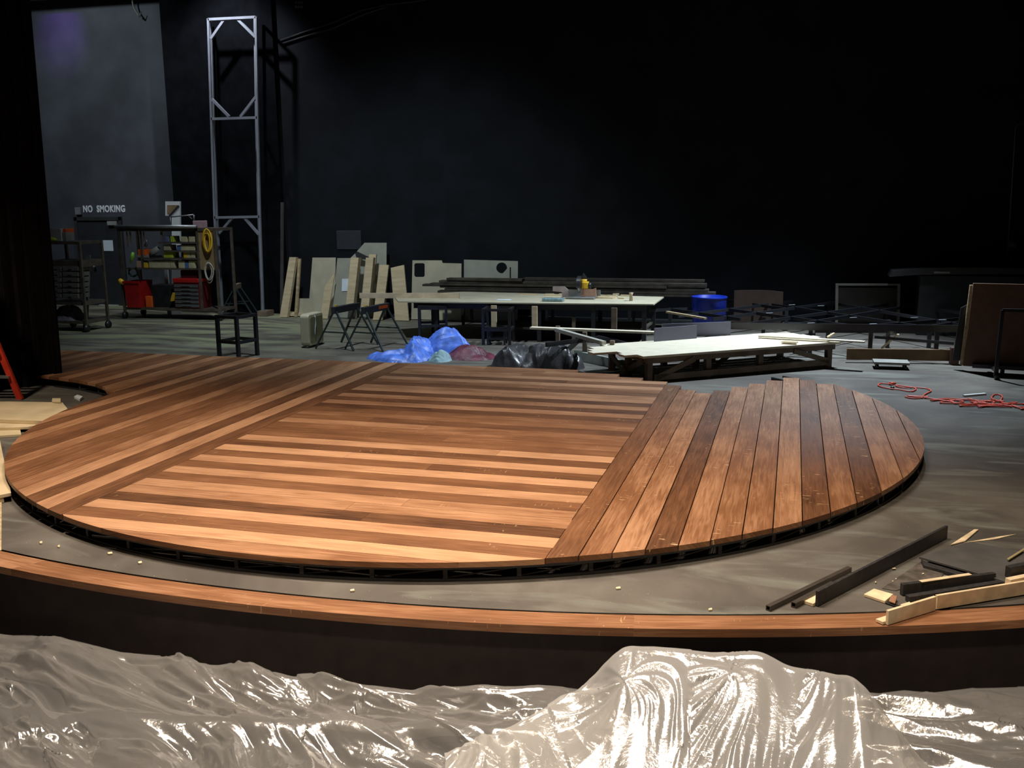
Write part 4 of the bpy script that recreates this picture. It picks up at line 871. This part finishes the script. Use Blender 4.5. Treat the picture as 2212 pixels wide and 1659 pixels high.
# ================================================================ LOW WOODEN TABLE
TZ = .37
lt_ = thing('timber_table', G(1600, 815), 'low unfinished timber table with white loose boards for a top', 'table')
NL, NR = G(1392, 768, TZ), G(1812, 737, TZ); BL, BR = G(1262, 744, TZ), G(1600, 716, TZ)
ux = (NR-NL).normalized(); uy = Vector((-ux.y, ux.x, 0)); Lx = (NR-NL).length; Wd = 1.25
def tb_p(s, t, z): return Vector((NL.x, NL.y, 0))+ux*s+uy*t+Vector((0, 0, z))
for s, t in ((.1, .06), (.98, .06), (1.8, .06), (Lx-.12, .06), (.1, .62), (.12, Wd-.1), (.95, Wd-.1), (1.75, Wd-.1), (Lx-.12, Wd-.1), (1.2, .7)):
    p_ = tb_p(s, t, 0); MB().box((p_.x, p_.y, (TZ-.035)/2), (.075, .075, TZ-.035), math.atan2(ux.y, ux.x)).build('leg', WOODT, lt_)
for t in (.02, .1, Wd*.5, Wd-.06): MB().bar(tb_p(.04, t, TZ-.075), tb_p(Lx-.05, t, TZ-.075), .03, .07).build('top_rail', WOODT, lt_)
for s in (.06, Lx-.08): MB().bar(tb_p(s, .0, TZ-.075), tb_p(s, Wd-.05, TZ-.075), .03, .07).build('end_rail', WOODT, lt_)
MB().bar(tb_p(.15, .0, .07), tb_p(Lx-.12, .0, .09), .025, .08).build('stretcher', WOODT, lt_)
MB().bar(tb_p(.12, Wd-.06, .07), tb_p(Lx-.12, Wd-.06, .07), .025, .07).build('stretcher', WOODT, lt_)
for a_, b_ in (((.16, .0, .06), (.75, .0, TZ-.09)), ((Lx-.15, .0, .1), (Lx-.75, .0, TZ-.09)), ((.02, .1, TZ-.1), (.1, .75, .03)), ((1.2, .3, .05), (1.7, .5, TZ-.1)), ((.5, Wd-.1, TZ-.1), (.95, Wd-.1, .05)), ((.02, Wd-.2, TZ-.1), (.02, .55, .05))):
    MB().bar(tb_p(*a_), tb_p(*b_), .025, .07).build('brace', WOODT, lt_)
# loose top boards
bw = .17; WHB = mat('bright_pine_top', (.80, .72, .55), .6, var=.05)
offs = [-.02, -.2, -.14, -.48, -.4, -.3, -.05]; ends = [.04, .06, .03, .1, .05, .0, .0]
for i in range(7):
    a_, b_ = tb_p(offs[i], i*bw-.0, TZ-.01), tb_p(Lx+ends[i], i*bw, TZ-.01); d_ = uy*(bw-.004)
    MB().hexa([a_-Vector((0, 0, .03)), b_-Vector((0, 0, .03)), b_+d_-Vector((0, 0, .03)), a_+d_-Vector((0, 0, .03)), a_, b_, b_+d_, a_+d_]).build('top_board', WHB, lt_, bevel=.002)
def on_tbl(name, a_, b_, z, w_, h_, m_, lab, cat='board'): return zbar(name, a_, b_, z, w_, h_, m_, lab, cat)
on_tbl('pine_board', (1147, 706), (1440, 717), .45, .12, .03, WHB, 'long white board sticking out to the left behind the timber table')
on_tbl('pine_board', (1640, 724), (1868, 737), TZ+.03, .1, .02, WHB, 'white board overhanging the right end of the timber table')
tag(MB().bar(G(1202, 712, .47), G(1305, 741, .40), .07, .05).build('pine_beam', mat('greyish_pine', (.42, .4, .34), .6)), 'pale beam sloping down to the left corner of the timber table', 'beam')
on_tbl('pine_offcut', (1690, 737), (1722, 739), TZ+.02, .12, .012, PINE2, 'small flat offcut on the right half of the timber table', 'offcut')
for k, (a_, b_, h_, lab) in enumerate([((1414, 738), (1505, 731), .19, 'smaller violet grey panel standing on edge on the timber table'), ((1430, 730), (1578, 724), .2, 'longer violet grey panel standing behind the smaller one')]):
    p_, q_ = G(*a_, TZ-.009), G(*b_, TZ-.009); n_ = Vector((-(q_-p_).y, (q_-p_).x, 0)).normalized()*.02
    z_ = Vector((0, 0, h_)); tag(MB().hexa([p_, q_, q_+n_, p_+n_, p_+z_, q_+z_, q_+n_+z_, p_+n_+z_]).build('cut_sheet', GREYP), lab, 'panel')
# second low support to the left (posts and braces under the sloping boards)
sf = thing('board_trestle', G(1250, 790), 'small rough timber frame holding up boards left of the timber table', 'timber frame')
for (x, y) in ((1205, 762), (1263, 778), (1322, 800), (1240, 738)):
    p_ = G(x, y); MB().box((p_.x, p_.y, .21), (.06, .06, .42)).build('post', WOODT, sf)
MB().bar(G(1222, 760, .2), G(1250, 735, .38), .025, .07).build('brace', mat('grey_lumber', (.28, .28, .24), .7), sf)
MB().bar(G(1180, 745, .38), G(1295, 730, .38), .04, .06).build('rail', BLACKM, sf); MB().bar(G(1292, 728, .30), G(1392, 752, .30), .03, .05).build('rail', BLACKM, sf)
pA, pB = G(1240, 776), G(1422, 813)
tag(MB().hexa([pA, pB, pB+Vector((.03, .05, 0)), pA+Vector((.03, .05, 0)), pA+Vector((0, 0, .13)), pB+Vector((0, 0, .11)), pB+Vector((.03, .05, .11)), pA+Vector((.03, .05, .13))]).build('pale_plank', mat('greenish_grey_plank', (.3, .34, .3), .6, var=.15)), 'greenish grey plank on edge between the dark tarp and the timber table', 'plank')
# ================================================================ TARPS
bx = lambda x, y: G(x, y, 0)
a_, b_ = bx(862, 778), bx(945, 768)
blob('blue_tarp', TARP, [(a_.x, a_.y+.12, .45, .36, .27), (bx(905, 765).x, bx(905, 765).y+.2, .36, .3, .3), (bx(950, 768).x, bx(945, 768).y+.35, .42, .3, .53), (bx(812, 775).x, bx(812, 775).y+.1, .16, .2, .12)], a_.x-.7, b_.x+.5, a_.y-.4, b_.y+.8, .002, 150, .055, 4.5, 'crumpled bright blue tarp heaped on the floor behind the deck', 'tarp', 1)
a_ = bx(945, 782); blob('teal_cloth', TEAL, [(a_.x, a_.y+.14, .17, .2, .17)], a_.x-.3, a_.x+.3, a_.y-.2, a_.y+.5, .002, 60, .04, 9, 'pale teal cloth bunched at the right end of the blue tarp', 'cloth', 4)
a_ = bx(1010, 776); blob('maroon_cloth', MAROON, [(a_.x-.02, a_.y+.15, .42, .3, .2), (a_.x+.08, a_.y+.2, .2, .2, .27)], a_.x-.55, a_.x+.55, a_.y-.3, a_.y+.6, .002, 90, .035, 6, 'glittery maroon cloth heaped between the blue and the black tarps', 'cloth', 8)
a_ = bx(1150, 796); blob('black_tarp', DARKT, [(a_.x-.3, a_.y+.15, .36, .34, .41), (a_.x+.05, a_.y+.12, .4, .3, .34), (a_.x+.36, a_.y+.15, .32, .32, .38)], a_.x-.8, a_.x+.8, a_.y-.4, a_.y+.7, .002, 150, .05, 5.5, 'shiny black crumpled tarp bundle at the back edge of the deck', 'tarp', 12)
p_ = bx(990, 757); tag(MB().box((p_.x, p_.y, .05), (.16, .1, .1)).build('wood_block', PLYG), 'small grey block on the floor behind the blue tarp', 'block')
# ================================================================ BROWN PANEL ON CASTERS
pn = thing('rolling_panel', G(2150, 822), 'tall brown panel unit on casters at the right edge', 'rolling unit')
A_ = G(2080, 803); Bq = G(2290, 815); A_.z = Bq.z = .08
tA = V(2103, 612, A_.y); e = Vector((0, .05, 0)); dx_ = tA.x-A_.x
hA = tA.z
MB().hexa([A_, Bq, Bq+e, A_+e, Vector((A_.x+dx_, A_.y, hA)), Vector((Bq.x+dx_, Bq.y, hA)), Vector((Bq.x+dx_, Bq.y+.05, hA)), Vector((A_.x+dx_, A_.y+.05, hA))]).build('panel', BROWNP, pn)
A2 = A_+Vector((-.03, .06, 0)); B2 = Bq+Vector((0, .06, 0)); h2_ = hA-.03
MB().hexa([A2, B2, B2+e, A2+e, A2+Vector((dx_, 0, h2_-.08)), B2+Vector((dx_, 0, h2_-.08)), B2+Vector((dx_, .05, h2_-.08)), A2+Vector((dx_, .05, h2_-.08))]).build('backing_panel', PINE2, pn)
A3 = A_+Vector((-.12, .14, .05)); MB().hexa([A3, A3+Vector((.12, 0, 0)), A3+Vector((.12, .04, 0)), A3+Vector((0, .04, 0)), A3+Vector((.06, 0, .72)), A3+Vector((.16, 0, .78)), A3+Vector((.16, .04, .78)), A3+Vector((.06, .04, .72))]).build('rear_board', BLACKM, pn)
f0 = G(2156, 816); fx = lambda x, y: V(x, y, f0.y-.14)
for a_, b_ in (((2150, 812), (2166, 670)), ((2166, 670), (2290, 672)), ((2290, 820), (2300, 672))): MB().bar(fx(*a_), fx(*b_), .04, .04, up=(0, 1, 0)).build('steel_frame', BLACKM, pn)
MB().bar((A_.x+.1, A_.y-.06, .1), (Bq.x, Bq.y-.06, .1), .1, .05).build('base_rail', BLACKM, pn); MB().bar((f0.x-.05, f0.y-.14, .12), (f0.x-.05, f0.y+.5, .12), .05, .05).build('base_rail', BLACKM, pn)
for p_ in ((f0.x-.05, f0.y-.14), (f0.x+.1, f0.y+.3), (Bq.x-.1, Bq.y-.1)): MB().tube([(p_[0]-.02, p_[1], .05), (p_[0]+.02, p_[1], .05)], .05, 14).build('caster', BLACKM, pn)
# cords
CORD = mat('orange_red_cord', (.75, .09, .04), .5, var=.1)
def cord(name, pxs, r, lab, sub=8):
    P_ = [G(x, y, r) for x, y in pxs]; out = []
    for i in range(len(P_)-1):
        p0_, p1_, p2_, p3_ = P_[max(i-1, 0)], P_[i], P_[i+1], P_[min(i+2, len(P_)-1)]
        for k_ in range(sub):
            t_ = k_/sub; out.append(.5*((2*p1_)+(-p0_+p2_)*t_+(2*p0_-5*p1_+4*p2_-p3_)*t_*t_+(-p0_+3*p1_-3*p2_+p3_)*t_**3))
    out.append(P_[-1])
    for i, q_ in enumerate(out): q_.z = r+.008*(.5+.5*noise.noise(q_*6))
    return tag(MB().tube(out, r, 6).build(name, CORD), lab, 'cord')
cord('extension_cord', [(1928, 832), (1905, 829), (1897, 833), (1915, 839), (1940, 842), (1968, 846), (1978, 840), (1960, 836), (1935, 833), (1948, 838), (1975, 838), (2000, 840), (2011, 845), (2000, 851), (1993, 856)], .008, 'thin orange red cord with a plug end looping on the floor right of the deck')
random.seed(21)
pp = [(1955, 858), (1975, 861), (2005, 858), (1960, 856), (1998, 860)]
for k in range(46):
    t_ = k/46; cx_ = 2030+t_*230; cy_ = 866+t_*14; pp.append((cx_+random.uniform(-45, 55)*(1 if k % 2 else -1), cy_+random.uniform(-7, 8)))
cord('extension_cord', pp, .009, 'big tangle of orange red cord on the floor at the right edge', 6)
cord('extension_cord', [(2160, 868), (2143, 862), (2146, 854), (2158, 853), (2165, 858), (2162, 868), (2180, 874)], .008, 'single small loop of cord standing out behind the big tangle')
p_ = G(1928, 832); tag(MB().tube([(p_.x-.04, p_.y, .02), (p_.x+.04, p_.y+.02, .02)], [.02, .014], 10).build('cord_plug', CORD), 'orange plug at the end of the thin cord', 'plug')
p_ = G(1928, 841); tag(MB().tube([(p_.x-.025, p_.y, .018), (p_.x+.02, p_.y, .018)], .018, 10).build('cord_socket', BLACKM), 'small black plug beside the orange one on the floor', 'plug')
zbar('white_strip', (2082, 853), (2129, 849), .022, .035, .02, WHITE, 'short white strip lying on the floor behind the orange cords', 'strip')
# ================================================================ FOREGROUND DEBRIS, RIGHT
def fpoly(name, pp, z, th, m_, lab, cat='scrap', group=None): return board_on(name, pp, z, th, m_, lab, cat, group)
PAL = mat('raw_pine_light', (.76, .60, .38), .6, var=.18, scale=9, stretch=(1, 1, 1))
BLKW = mat('black_painted_wood', (.028, .026, .026), .55, var=.3, scale=30)
TUB = mat('brown_steel_tube', (.10, .085, .07), .4, .5)
def sq_tube(a_, b_, w_, lab):
    p_, q_ = G(*a_, w_/2+.002), G(*b_, w_/2+.002); d_ = (q_-p_).normalized(); s_ = Vector((-d_.y, d_.x, 0)); mb = MB(); t_ = w_*.14; h_ = w_/2
    for o1, o2, w1, h1_ in ((0, h_-t_/2, w_, t_), (0, -h_+t_/2, w_, t_), (h_-t_/2, 0, t_, w_-2*t_), (-h_+t_/2, 0, t_, w_-2*t_)):
        o_ = s_*o1+Vector((0, 0, o2)); mb.bar(p_+o_, q_+o_, w1, h1_)
    return tag(mb.build('steel_tube', TUB), lab, 'tube')
sq_tube((1659, 1314), (1835, 1229), .03, 'longer square steel tube lying left of the black L-shaped beam')
sq_tube((1714, 1307), (1800, 1262), .032, 'shorter square steel tube tucked against the black L-shaped beam')
def L_beam(name, near, far, h, w_, t_, z, m_face, m_foot, lab, tilt=0):
    c = thing(name, G(*near, z), lab, 'beam'); p_, q_ = G(*near, z), G(*far, z)
    d_ = (q_-p_).normalized(); s_ = Vector((-d_.y, d_.x, 0))   # s_ points left of the run
    up_ = Vector((0, 0, 1)); a_ = s_*t_
    MB().hexa([p_, q_, q_+a_, p_+a_, p_+up_*h, q_+up_*h, q_+a_+up_*h, p_+a_+up_*h]).build('upright_board', m_face, c, bevel=.002)
    b_ = s_*(w_); p2, q2 = p_+a_*1.001-d_*.02, q_+a_*1.001
    MB().hexa([p2, q2, q2+b_, p2+b_, p2+up_*t_, q2+up_*t_, q2+b_+up_*t_, p2+b_+up_*t_]).build('flat_board', m_foot, c, bevel=.002)
    return c
L_beam('angle_beam', (1767, 1311), (2046, 1164), .095, .06, .02, .002, BLKW, PAL, 'black L-shaped wooden beam lying on the floor near the stage edge')
# sheet of black board, small flats
fpoly('black_board', [(1985, 1202), (2095, 1170), (2330, 1215), (2330, 1275), (2180, 1259), (2150, 1248)], .05, .016, mat('dark_grey_sheet', (.075, .07, .066), .6, var=.15, scale=6), 'flat dark grey sheet propped on the scraps at the right edge', 'board')
fpoly('black_board', [(1990, 1208), (2002, 1214), (2170, 1262), (2150, 1262), (1995, 1220)], .028, .024, BLKW, 'thin black board under the edge of the dark grey sheet', 'board')
fpoly('dark_sheet', [(1905, 1270), (1990, 1212), (2042, 1236), (2030, 1250), (1935, 1275)], .006, .005, mat('brown_stained_sheet', (.09, .075, .062), .6, var=.4, scale=14), 'stained brown sheet lying flat right of the black L-shaped beam', 'board')
fpoly('pine_offcut', [(1866, 1283), (1888, 1271), (1930, 1283), (1912, 1298)], .02, .018, PAL, 'short cream offcut with dark joints on the floor', 'offcut')
def wedge(name, a_, b_, z, h_, t_, m_, lab, cat='board'):
    p_, q_ = G(*a_, z), G(*b_, z); d_ = (q_-p_).normalized(); s_ = Vector((-d_.y, d_.x, 0))*t_; u_ = Vector((0, 0, h_))
    return tag(MB().hexa([p_, q_, q_+s_, p_+s_, p_+u_, q_+u_, q_+s_+u_, p_+s_+u_]).build(name, m_, bevel=.002), lab, cat)
wedge('black_board', (1950, 1287), (2150, 1262), .004, .07, .03, BLKW, 'black board on edge in the middle of the scrap pile')
wedge('pine_strip', (1992, 1259), (2100, 1243), .077, .006, .03, PAL, 'thin pink edged strip on top of the black board', 'strip')
wedge('black_board', (1965, 1302), (2210, 1262), .004, .035, .04, BLKW, 'low black board just behind the long cream L-shaped beam')
wedge('black_block', (2182, 1250), (2230, 1240), .066, .07, .04, BLKW, 'black block standing at the right edge of the scrap pile', 'block')
wedge('pine_offcut', (2182, 1270), (2240, 1258), .04, .05, .04, PAL, 'cream block at the right edge under the black one', 'offcut')
fpoly('pine_offcut', [(1945, 1305), (1965, 1299), (1972, 1308), (1952, 1312)], .03, .026, PAL, 'small cube of raw pine behind the long cream beam', 'offcut')
fpoly('copper_plate', [(1920, 1297), (1926, 1284), (1938, 1287), (1934, 1302)], .03, .01, mat('copper_scrap', (.45, .24, .14), .4, .3), 'small copper coloured scrap beside the cream offcut')
fpoly('steel_strap', [(1912, 1301), (1918, 1298), (1944, 1308), (1941, 1311)], .012, .008, BLACKM, 'little dark metal strap beside the copper coloured scrap')
fpoly('pine_splinter', [(2053, 1176), (2104, 1143), (2114, 1143), (2085, 1168)], .012, .01, PAL, 'long pale splinter of wood behind the black L-shaped beam', 'splinter')
fpoly('pine_splinter', [(2080, 1172), (2160, 1158), (2196, 1153), (2150, 1164)], .006, .005, PAL, 'thin second splinter reaching to the right of the first', 'splinter')
fpoly('wood_stick', [(2175, 1206), (2212, 1183), (2230, 1177), (2180, 1208)], .07, .01, mat('olive_stick', (.3, .25, .12), .6), 'thin brown stick lying on the dark grey sheet at the right edge', 'stick')
for k in range(26):
    x, y = random.uniform(1850, 2010), random.uniform(1215, 1262); s_ = random.uniform(2, 7)
    if k < 9: fpoly('wood_chip', [(x, y), (x+s_, y-1.2), (x+s_*1.4, y+.8), (x+s_*.3, y+1.8)], .012, .004, PAL, 'pale wood chip scattered among the scraps', 'wood chip', 'wood chips among the scraps')
for k, (x, y, s_) in enumerate([(756, 1273, 9), (232, 1193, 10), (298, 1213, 8), (85, 1170, 6), (1330, 1268, 10), (1530, 1314, 8), (124, 1178, 5)]):
    fpoly('wood_chip', [(x, y), (x+s_, y-2), (x+s_*1.1, y+2), (x+1, y+3)], .012, .011, PAL, 'tiny pale wood chip on the bare floor between deck and stage edge', 'wood chip', 'wood chips on the bare floor')
# long cream L beam resting on the stage edge, kinked where two pieces butt
L_beam('angle_beam', (1918, 1351), (2021, 1319), .085, .05, .018, .008, PAL, PAL, 'short cream L-shaped beam lying across the wooden stage edge')
L_beam('angle_beam', (2023, 1317), (2290, 1272), .085, .05, .018, .008, PAL, PAL, 'long cream L-shaped beam running off the right edge')
# ================================================================ SEATS UNDER PLASTIC
SEAT = mat('dark_seat_cloth', (.035, .036, .042), .8, var=.2)
SEATF = mat('seat_shell', (.02, .02, .022), .5)
def seat(label, group='theatre seats under the plastic'):
    c = thing('theatre_seat', (0, 0, 0), label, 'seat', group)
    pr_ = rrect(-.25, .25, .0, .5, .16, 8)
    MB().prism([(x, -.28-z*.12, .40+z) for x, z in pr_], (0, .07, 0)).build('backrest', SEAT, c, bevel=.015)
    MB().prism([(x, y, .36) for x, y in rrect(-.23, .23, -.25, .22, .06)], (0, 0, .09)).build('cushion', SEAT, c, bevel=.02)
    for x in (-.28, .28):
        MB().span((x-.02, -.25, 0), (x+.02, .12, .56)).build('side_frame', SEATF, c); MB().span((x-.03, -.27, .56), (x+.03, .15, .60)).build('armrest', SEATF, c, bevel=.01)
    return c
s0_ = seat('dark rounded theatre seat under the plastic, right one'); 
r1_ = G(1680, 1640, -.30); s0_.location = (r1_.x, r1_.y, -1.1); s0_.rotation_euler.z = YAW
s1_ = copy_tree(s0_); s1_['label'] = 'dark rounded theatre seat under the plastic, left one'; r1_ = G(1165, 1650, -.30); s1_.location = (r1_.x, r1_.y, -1.1)
# a boxy dark lectern-like case holds the plastic up
cs = G(1490, 1500, -.15)
bb = thing('covered_case', (cs.x, cs.y, -1.1), 'bulky dark case hidden under the plastic hump', 'case')
def hz(x, y, z): return G(x, y, z)
MB().box((cs.x, cs.y, -.62), (.62, .45, .96), YAW).build('body', mat('dark_blue_grey', (.05, .052, .065), .7), bb, bevel=.03)
cs2 = G(1850, 1590, -.3); b2_ = MB().box((cs2.x, cs2.y+.1, -.75), (.45, .3, .68), YAW).build('covered_box', mat('dark_blue_grey', (.05, .052, .065), .7), bevel=.03)
tag(b2_, 'lower dark box under the plastic at the right of the hump', 'box')
bpy.context.view_layer.update()
# ================================================================ PLASTIC SHEETS
def interp(tab, x):
    if x <= tab[0][0]: return tab[0][1]
    for (a_, b_), (c_, d_) in zip(tab, tab[1:]):
        if x <= c_: return b_+(d_-b_)*(x-a_)/(c_-a_)
    return tab[-1][1]
def smooth_interp(tab, x, w_=14): return sum(interp(tab, x+k_*w_/3) for k_ in range(-3, 4))/7
def pt_range(px, py, rng):   # point on the line of sight at a horizontal distance, i.e. a real place above the seats
    d = ray(px, py); t = rng/math.hypot(d.x, d.y); return Vector((d.x*t, d.y*t, CZ+d.z*t))
def wall_range(px): 
    y = interp([(-200, 1205), (0, 1225), (203, 1264), (390, 1290), (622, 1316), (900, 1337), (1060, 1348), (1349, 1358), (1600, 1362), (1849, 1359), (2212, 1338), (2400, 1325)], px)
    p_ = G(px, y); return math.hypot(p_.x, p_.y)
def ridg(p_, k_=1.0): return 1-min(1, abs(noise.noise(p_))*2.6*k_)
def sheet(name, m_, x0, x1, prof, rtop, rbot, label, amp=.03, nx=240, ny=90, ybot=1800, seed=0, slant=.6, back=.35, poles=None, ridge_y=None, name_boost=False):
    vs_ = []; ny0 = 8
    for j in range(-ny0, ny+1):
        for i in range(nx+1):
            px = x0+(x1-x0)*i/nx; ty = smooth_interp(prof, px); rt_ = rtop(px)
            if j >= 0:
                t_ = j/ny; e_ = t_**.9; py = ty+(ybot-ty)*t_; rg_ = rt_+(rbot(px)-rt_)*e_; p_ = pt_range(px, py, rg_)
            else:
                p_ = pt_range(px, ty, rt_); s_ = -j/ny0; d_ = ray(px, ty); h_ = Vector((d_.x, d_.y, 0)).normalized()
                p_ = p_+h_*(.07*math.sin(s_*1.57))-Vector((0, 0, back*s_**1.5))
            q_ = Vector((p_.x, p_.y, seed)); wq = Vector((noise.noise(q_*1.1), noise.noise(q_*1.1+Vector((9, 4, 2))), 0))*.35
            X_, Y_ = p_.x+wq.x, p_.y+wq.y; ca, sa = math.cos(slant), math.sin(slant); A_, B_ = X_*ca+Y_*sa, -X_*sa+Y_*ca
            m1 = max(0, min(1, .5+2.2*noise.noise(Vector((p_.x*1.1, p_.y*1.5, seed+9))))); m2 = max(0, min(1, .35+2.4*noise.noise(Vector((p_.x*1.7, p_.y*1.7, seed+19)))))
            if poles:
                pl = min(poles, key=lambda q3: (q3.x-p_.x)**2+(q3.y-p_.y)**2); rr_ = math.hypot(X_-pl.x, Y_-pl.y)
                th_ = math.atan2(Y_-pl.y, X_-pl.x); A_ = th_*.26+.55*A_; B_ = rr_*.8
            if name_boost: m1 = max(m1, .75); m2 = max(m2, .45)
            if ridge_y:
                pyy = py if j >= 0 else ty; k3 = math.exp(-((pyy-(ridge_y(px)))/24)**2); m1 *= 1-.9*k3; m2 *= 1-.95*k3; p_.z += .05*k3-.03*math.exp(-((pyy-ridge_y(px)+62)/34)**2)
            dz = amp*(facet(A_*6, B_*1.2, seed)*(.6+1.1*m1)+facet(A_*14+B_*2, B_*2.6-A_*2, seed+4)*.95*m1+facet(A_*31+B_*6, B_*9, seed+6)*.42*m2+facet(A_*60, B_*26+A_*12, seed+7)*.13*m2*m1+.35*noise.noise(q_*2))
            if poles: dz *= min(1, .15+rr_/.16)
            edge = 1 if j > 4 else (.4 if j >= 0 else .1)
            p_.z += dz*edge; p_.x += amp*.5*facet(A_*11, B_*9, seed+8)*edge
            vs_.append(p_)
    fs_ = []
    for j in range(ny+ny0):
        for i in range(nx): a_ = j*(nx+1)+i; fs_.append((a_, a_+1, a_+nx+2, a_+nx+1))
    mb = MB(); mb.add(vs_, fs_); o_ = mb.build(name, m_, smooth=True); return tag(o_, label, 'plastic sheet')
PL1 = plastic_mat('clear_plastic_film', .74, (.92, .90, .86)); PL2 = plastic_mat('milky_plastic_film', .56, (.92, .90, .87), .12)
sheet('plastic_sheet', PL1, -160, 1330, [(-160, 1340), (0, 1366), (100, 1385), (240, 1402), (350, 1422), (480, 1438), (600, 1452), (700, 1465), (800, 1473), (900, 1485), (930, 1477), (1000, 1477), (1040, 1473), (1080, 1478), (1180, 1476), (1260, 1483), (1330, 1485)],
      lambda x: wall_range(x)-.2, lambda x: 3.75+.25*max(0, (600-x)/600), 'clear crumpled plastic sheet over the seats at the lower left', .05, 520, 190, seed=2, slant=.95, ridge_y=lambda x: 1552+.035*x, name_boost=True)
sheet('plastic_sheet', PL1, 1820, 2400, [(1820, 1505), (1890, 1497), (2000, 1493), (2100, 1489), (2212, 1484), (2400, 1478)],
      lambda x: wall_range(x)-.2, lambda x: 3.95, 'clear wrinkled plastic sheet at the lower right corner', .04, 180, 130, seed=6, slant=1.3)
sheet('plastic_sheet', PL2, 960, 2080, [(960, 1630), (1010, 1600), (1090, 1575), (1180, 1525), (1240, 1492), (1300, 1440), (1335, 1402), (1352, 1395), (1400, 1396), (1550, 1406), (1640, 1404), (1665, 1416), (1700, 1437), (1740, 1445), (1830, 1458), (1855, 1468), (1885, 1500), (1920, 1550), (1960, 1595), (2000, 1640), (2080, 1720)],
      lambda x: 4.2+.36*math.exp(-((x-1500)/330)**4), lambda x: 3.45, 'milky plastic sheet draped over a tall hump of seats', (.025), 380, 170, ybot=1860, seed=14, slant=-.5, poles=[pt_range(1352, 1395, 4.5), pt_range(1640, 1404, 4.5), pt_range(1850, 1465, 4.45), pt_range(1000, 1590, 4.3)], back=.5)
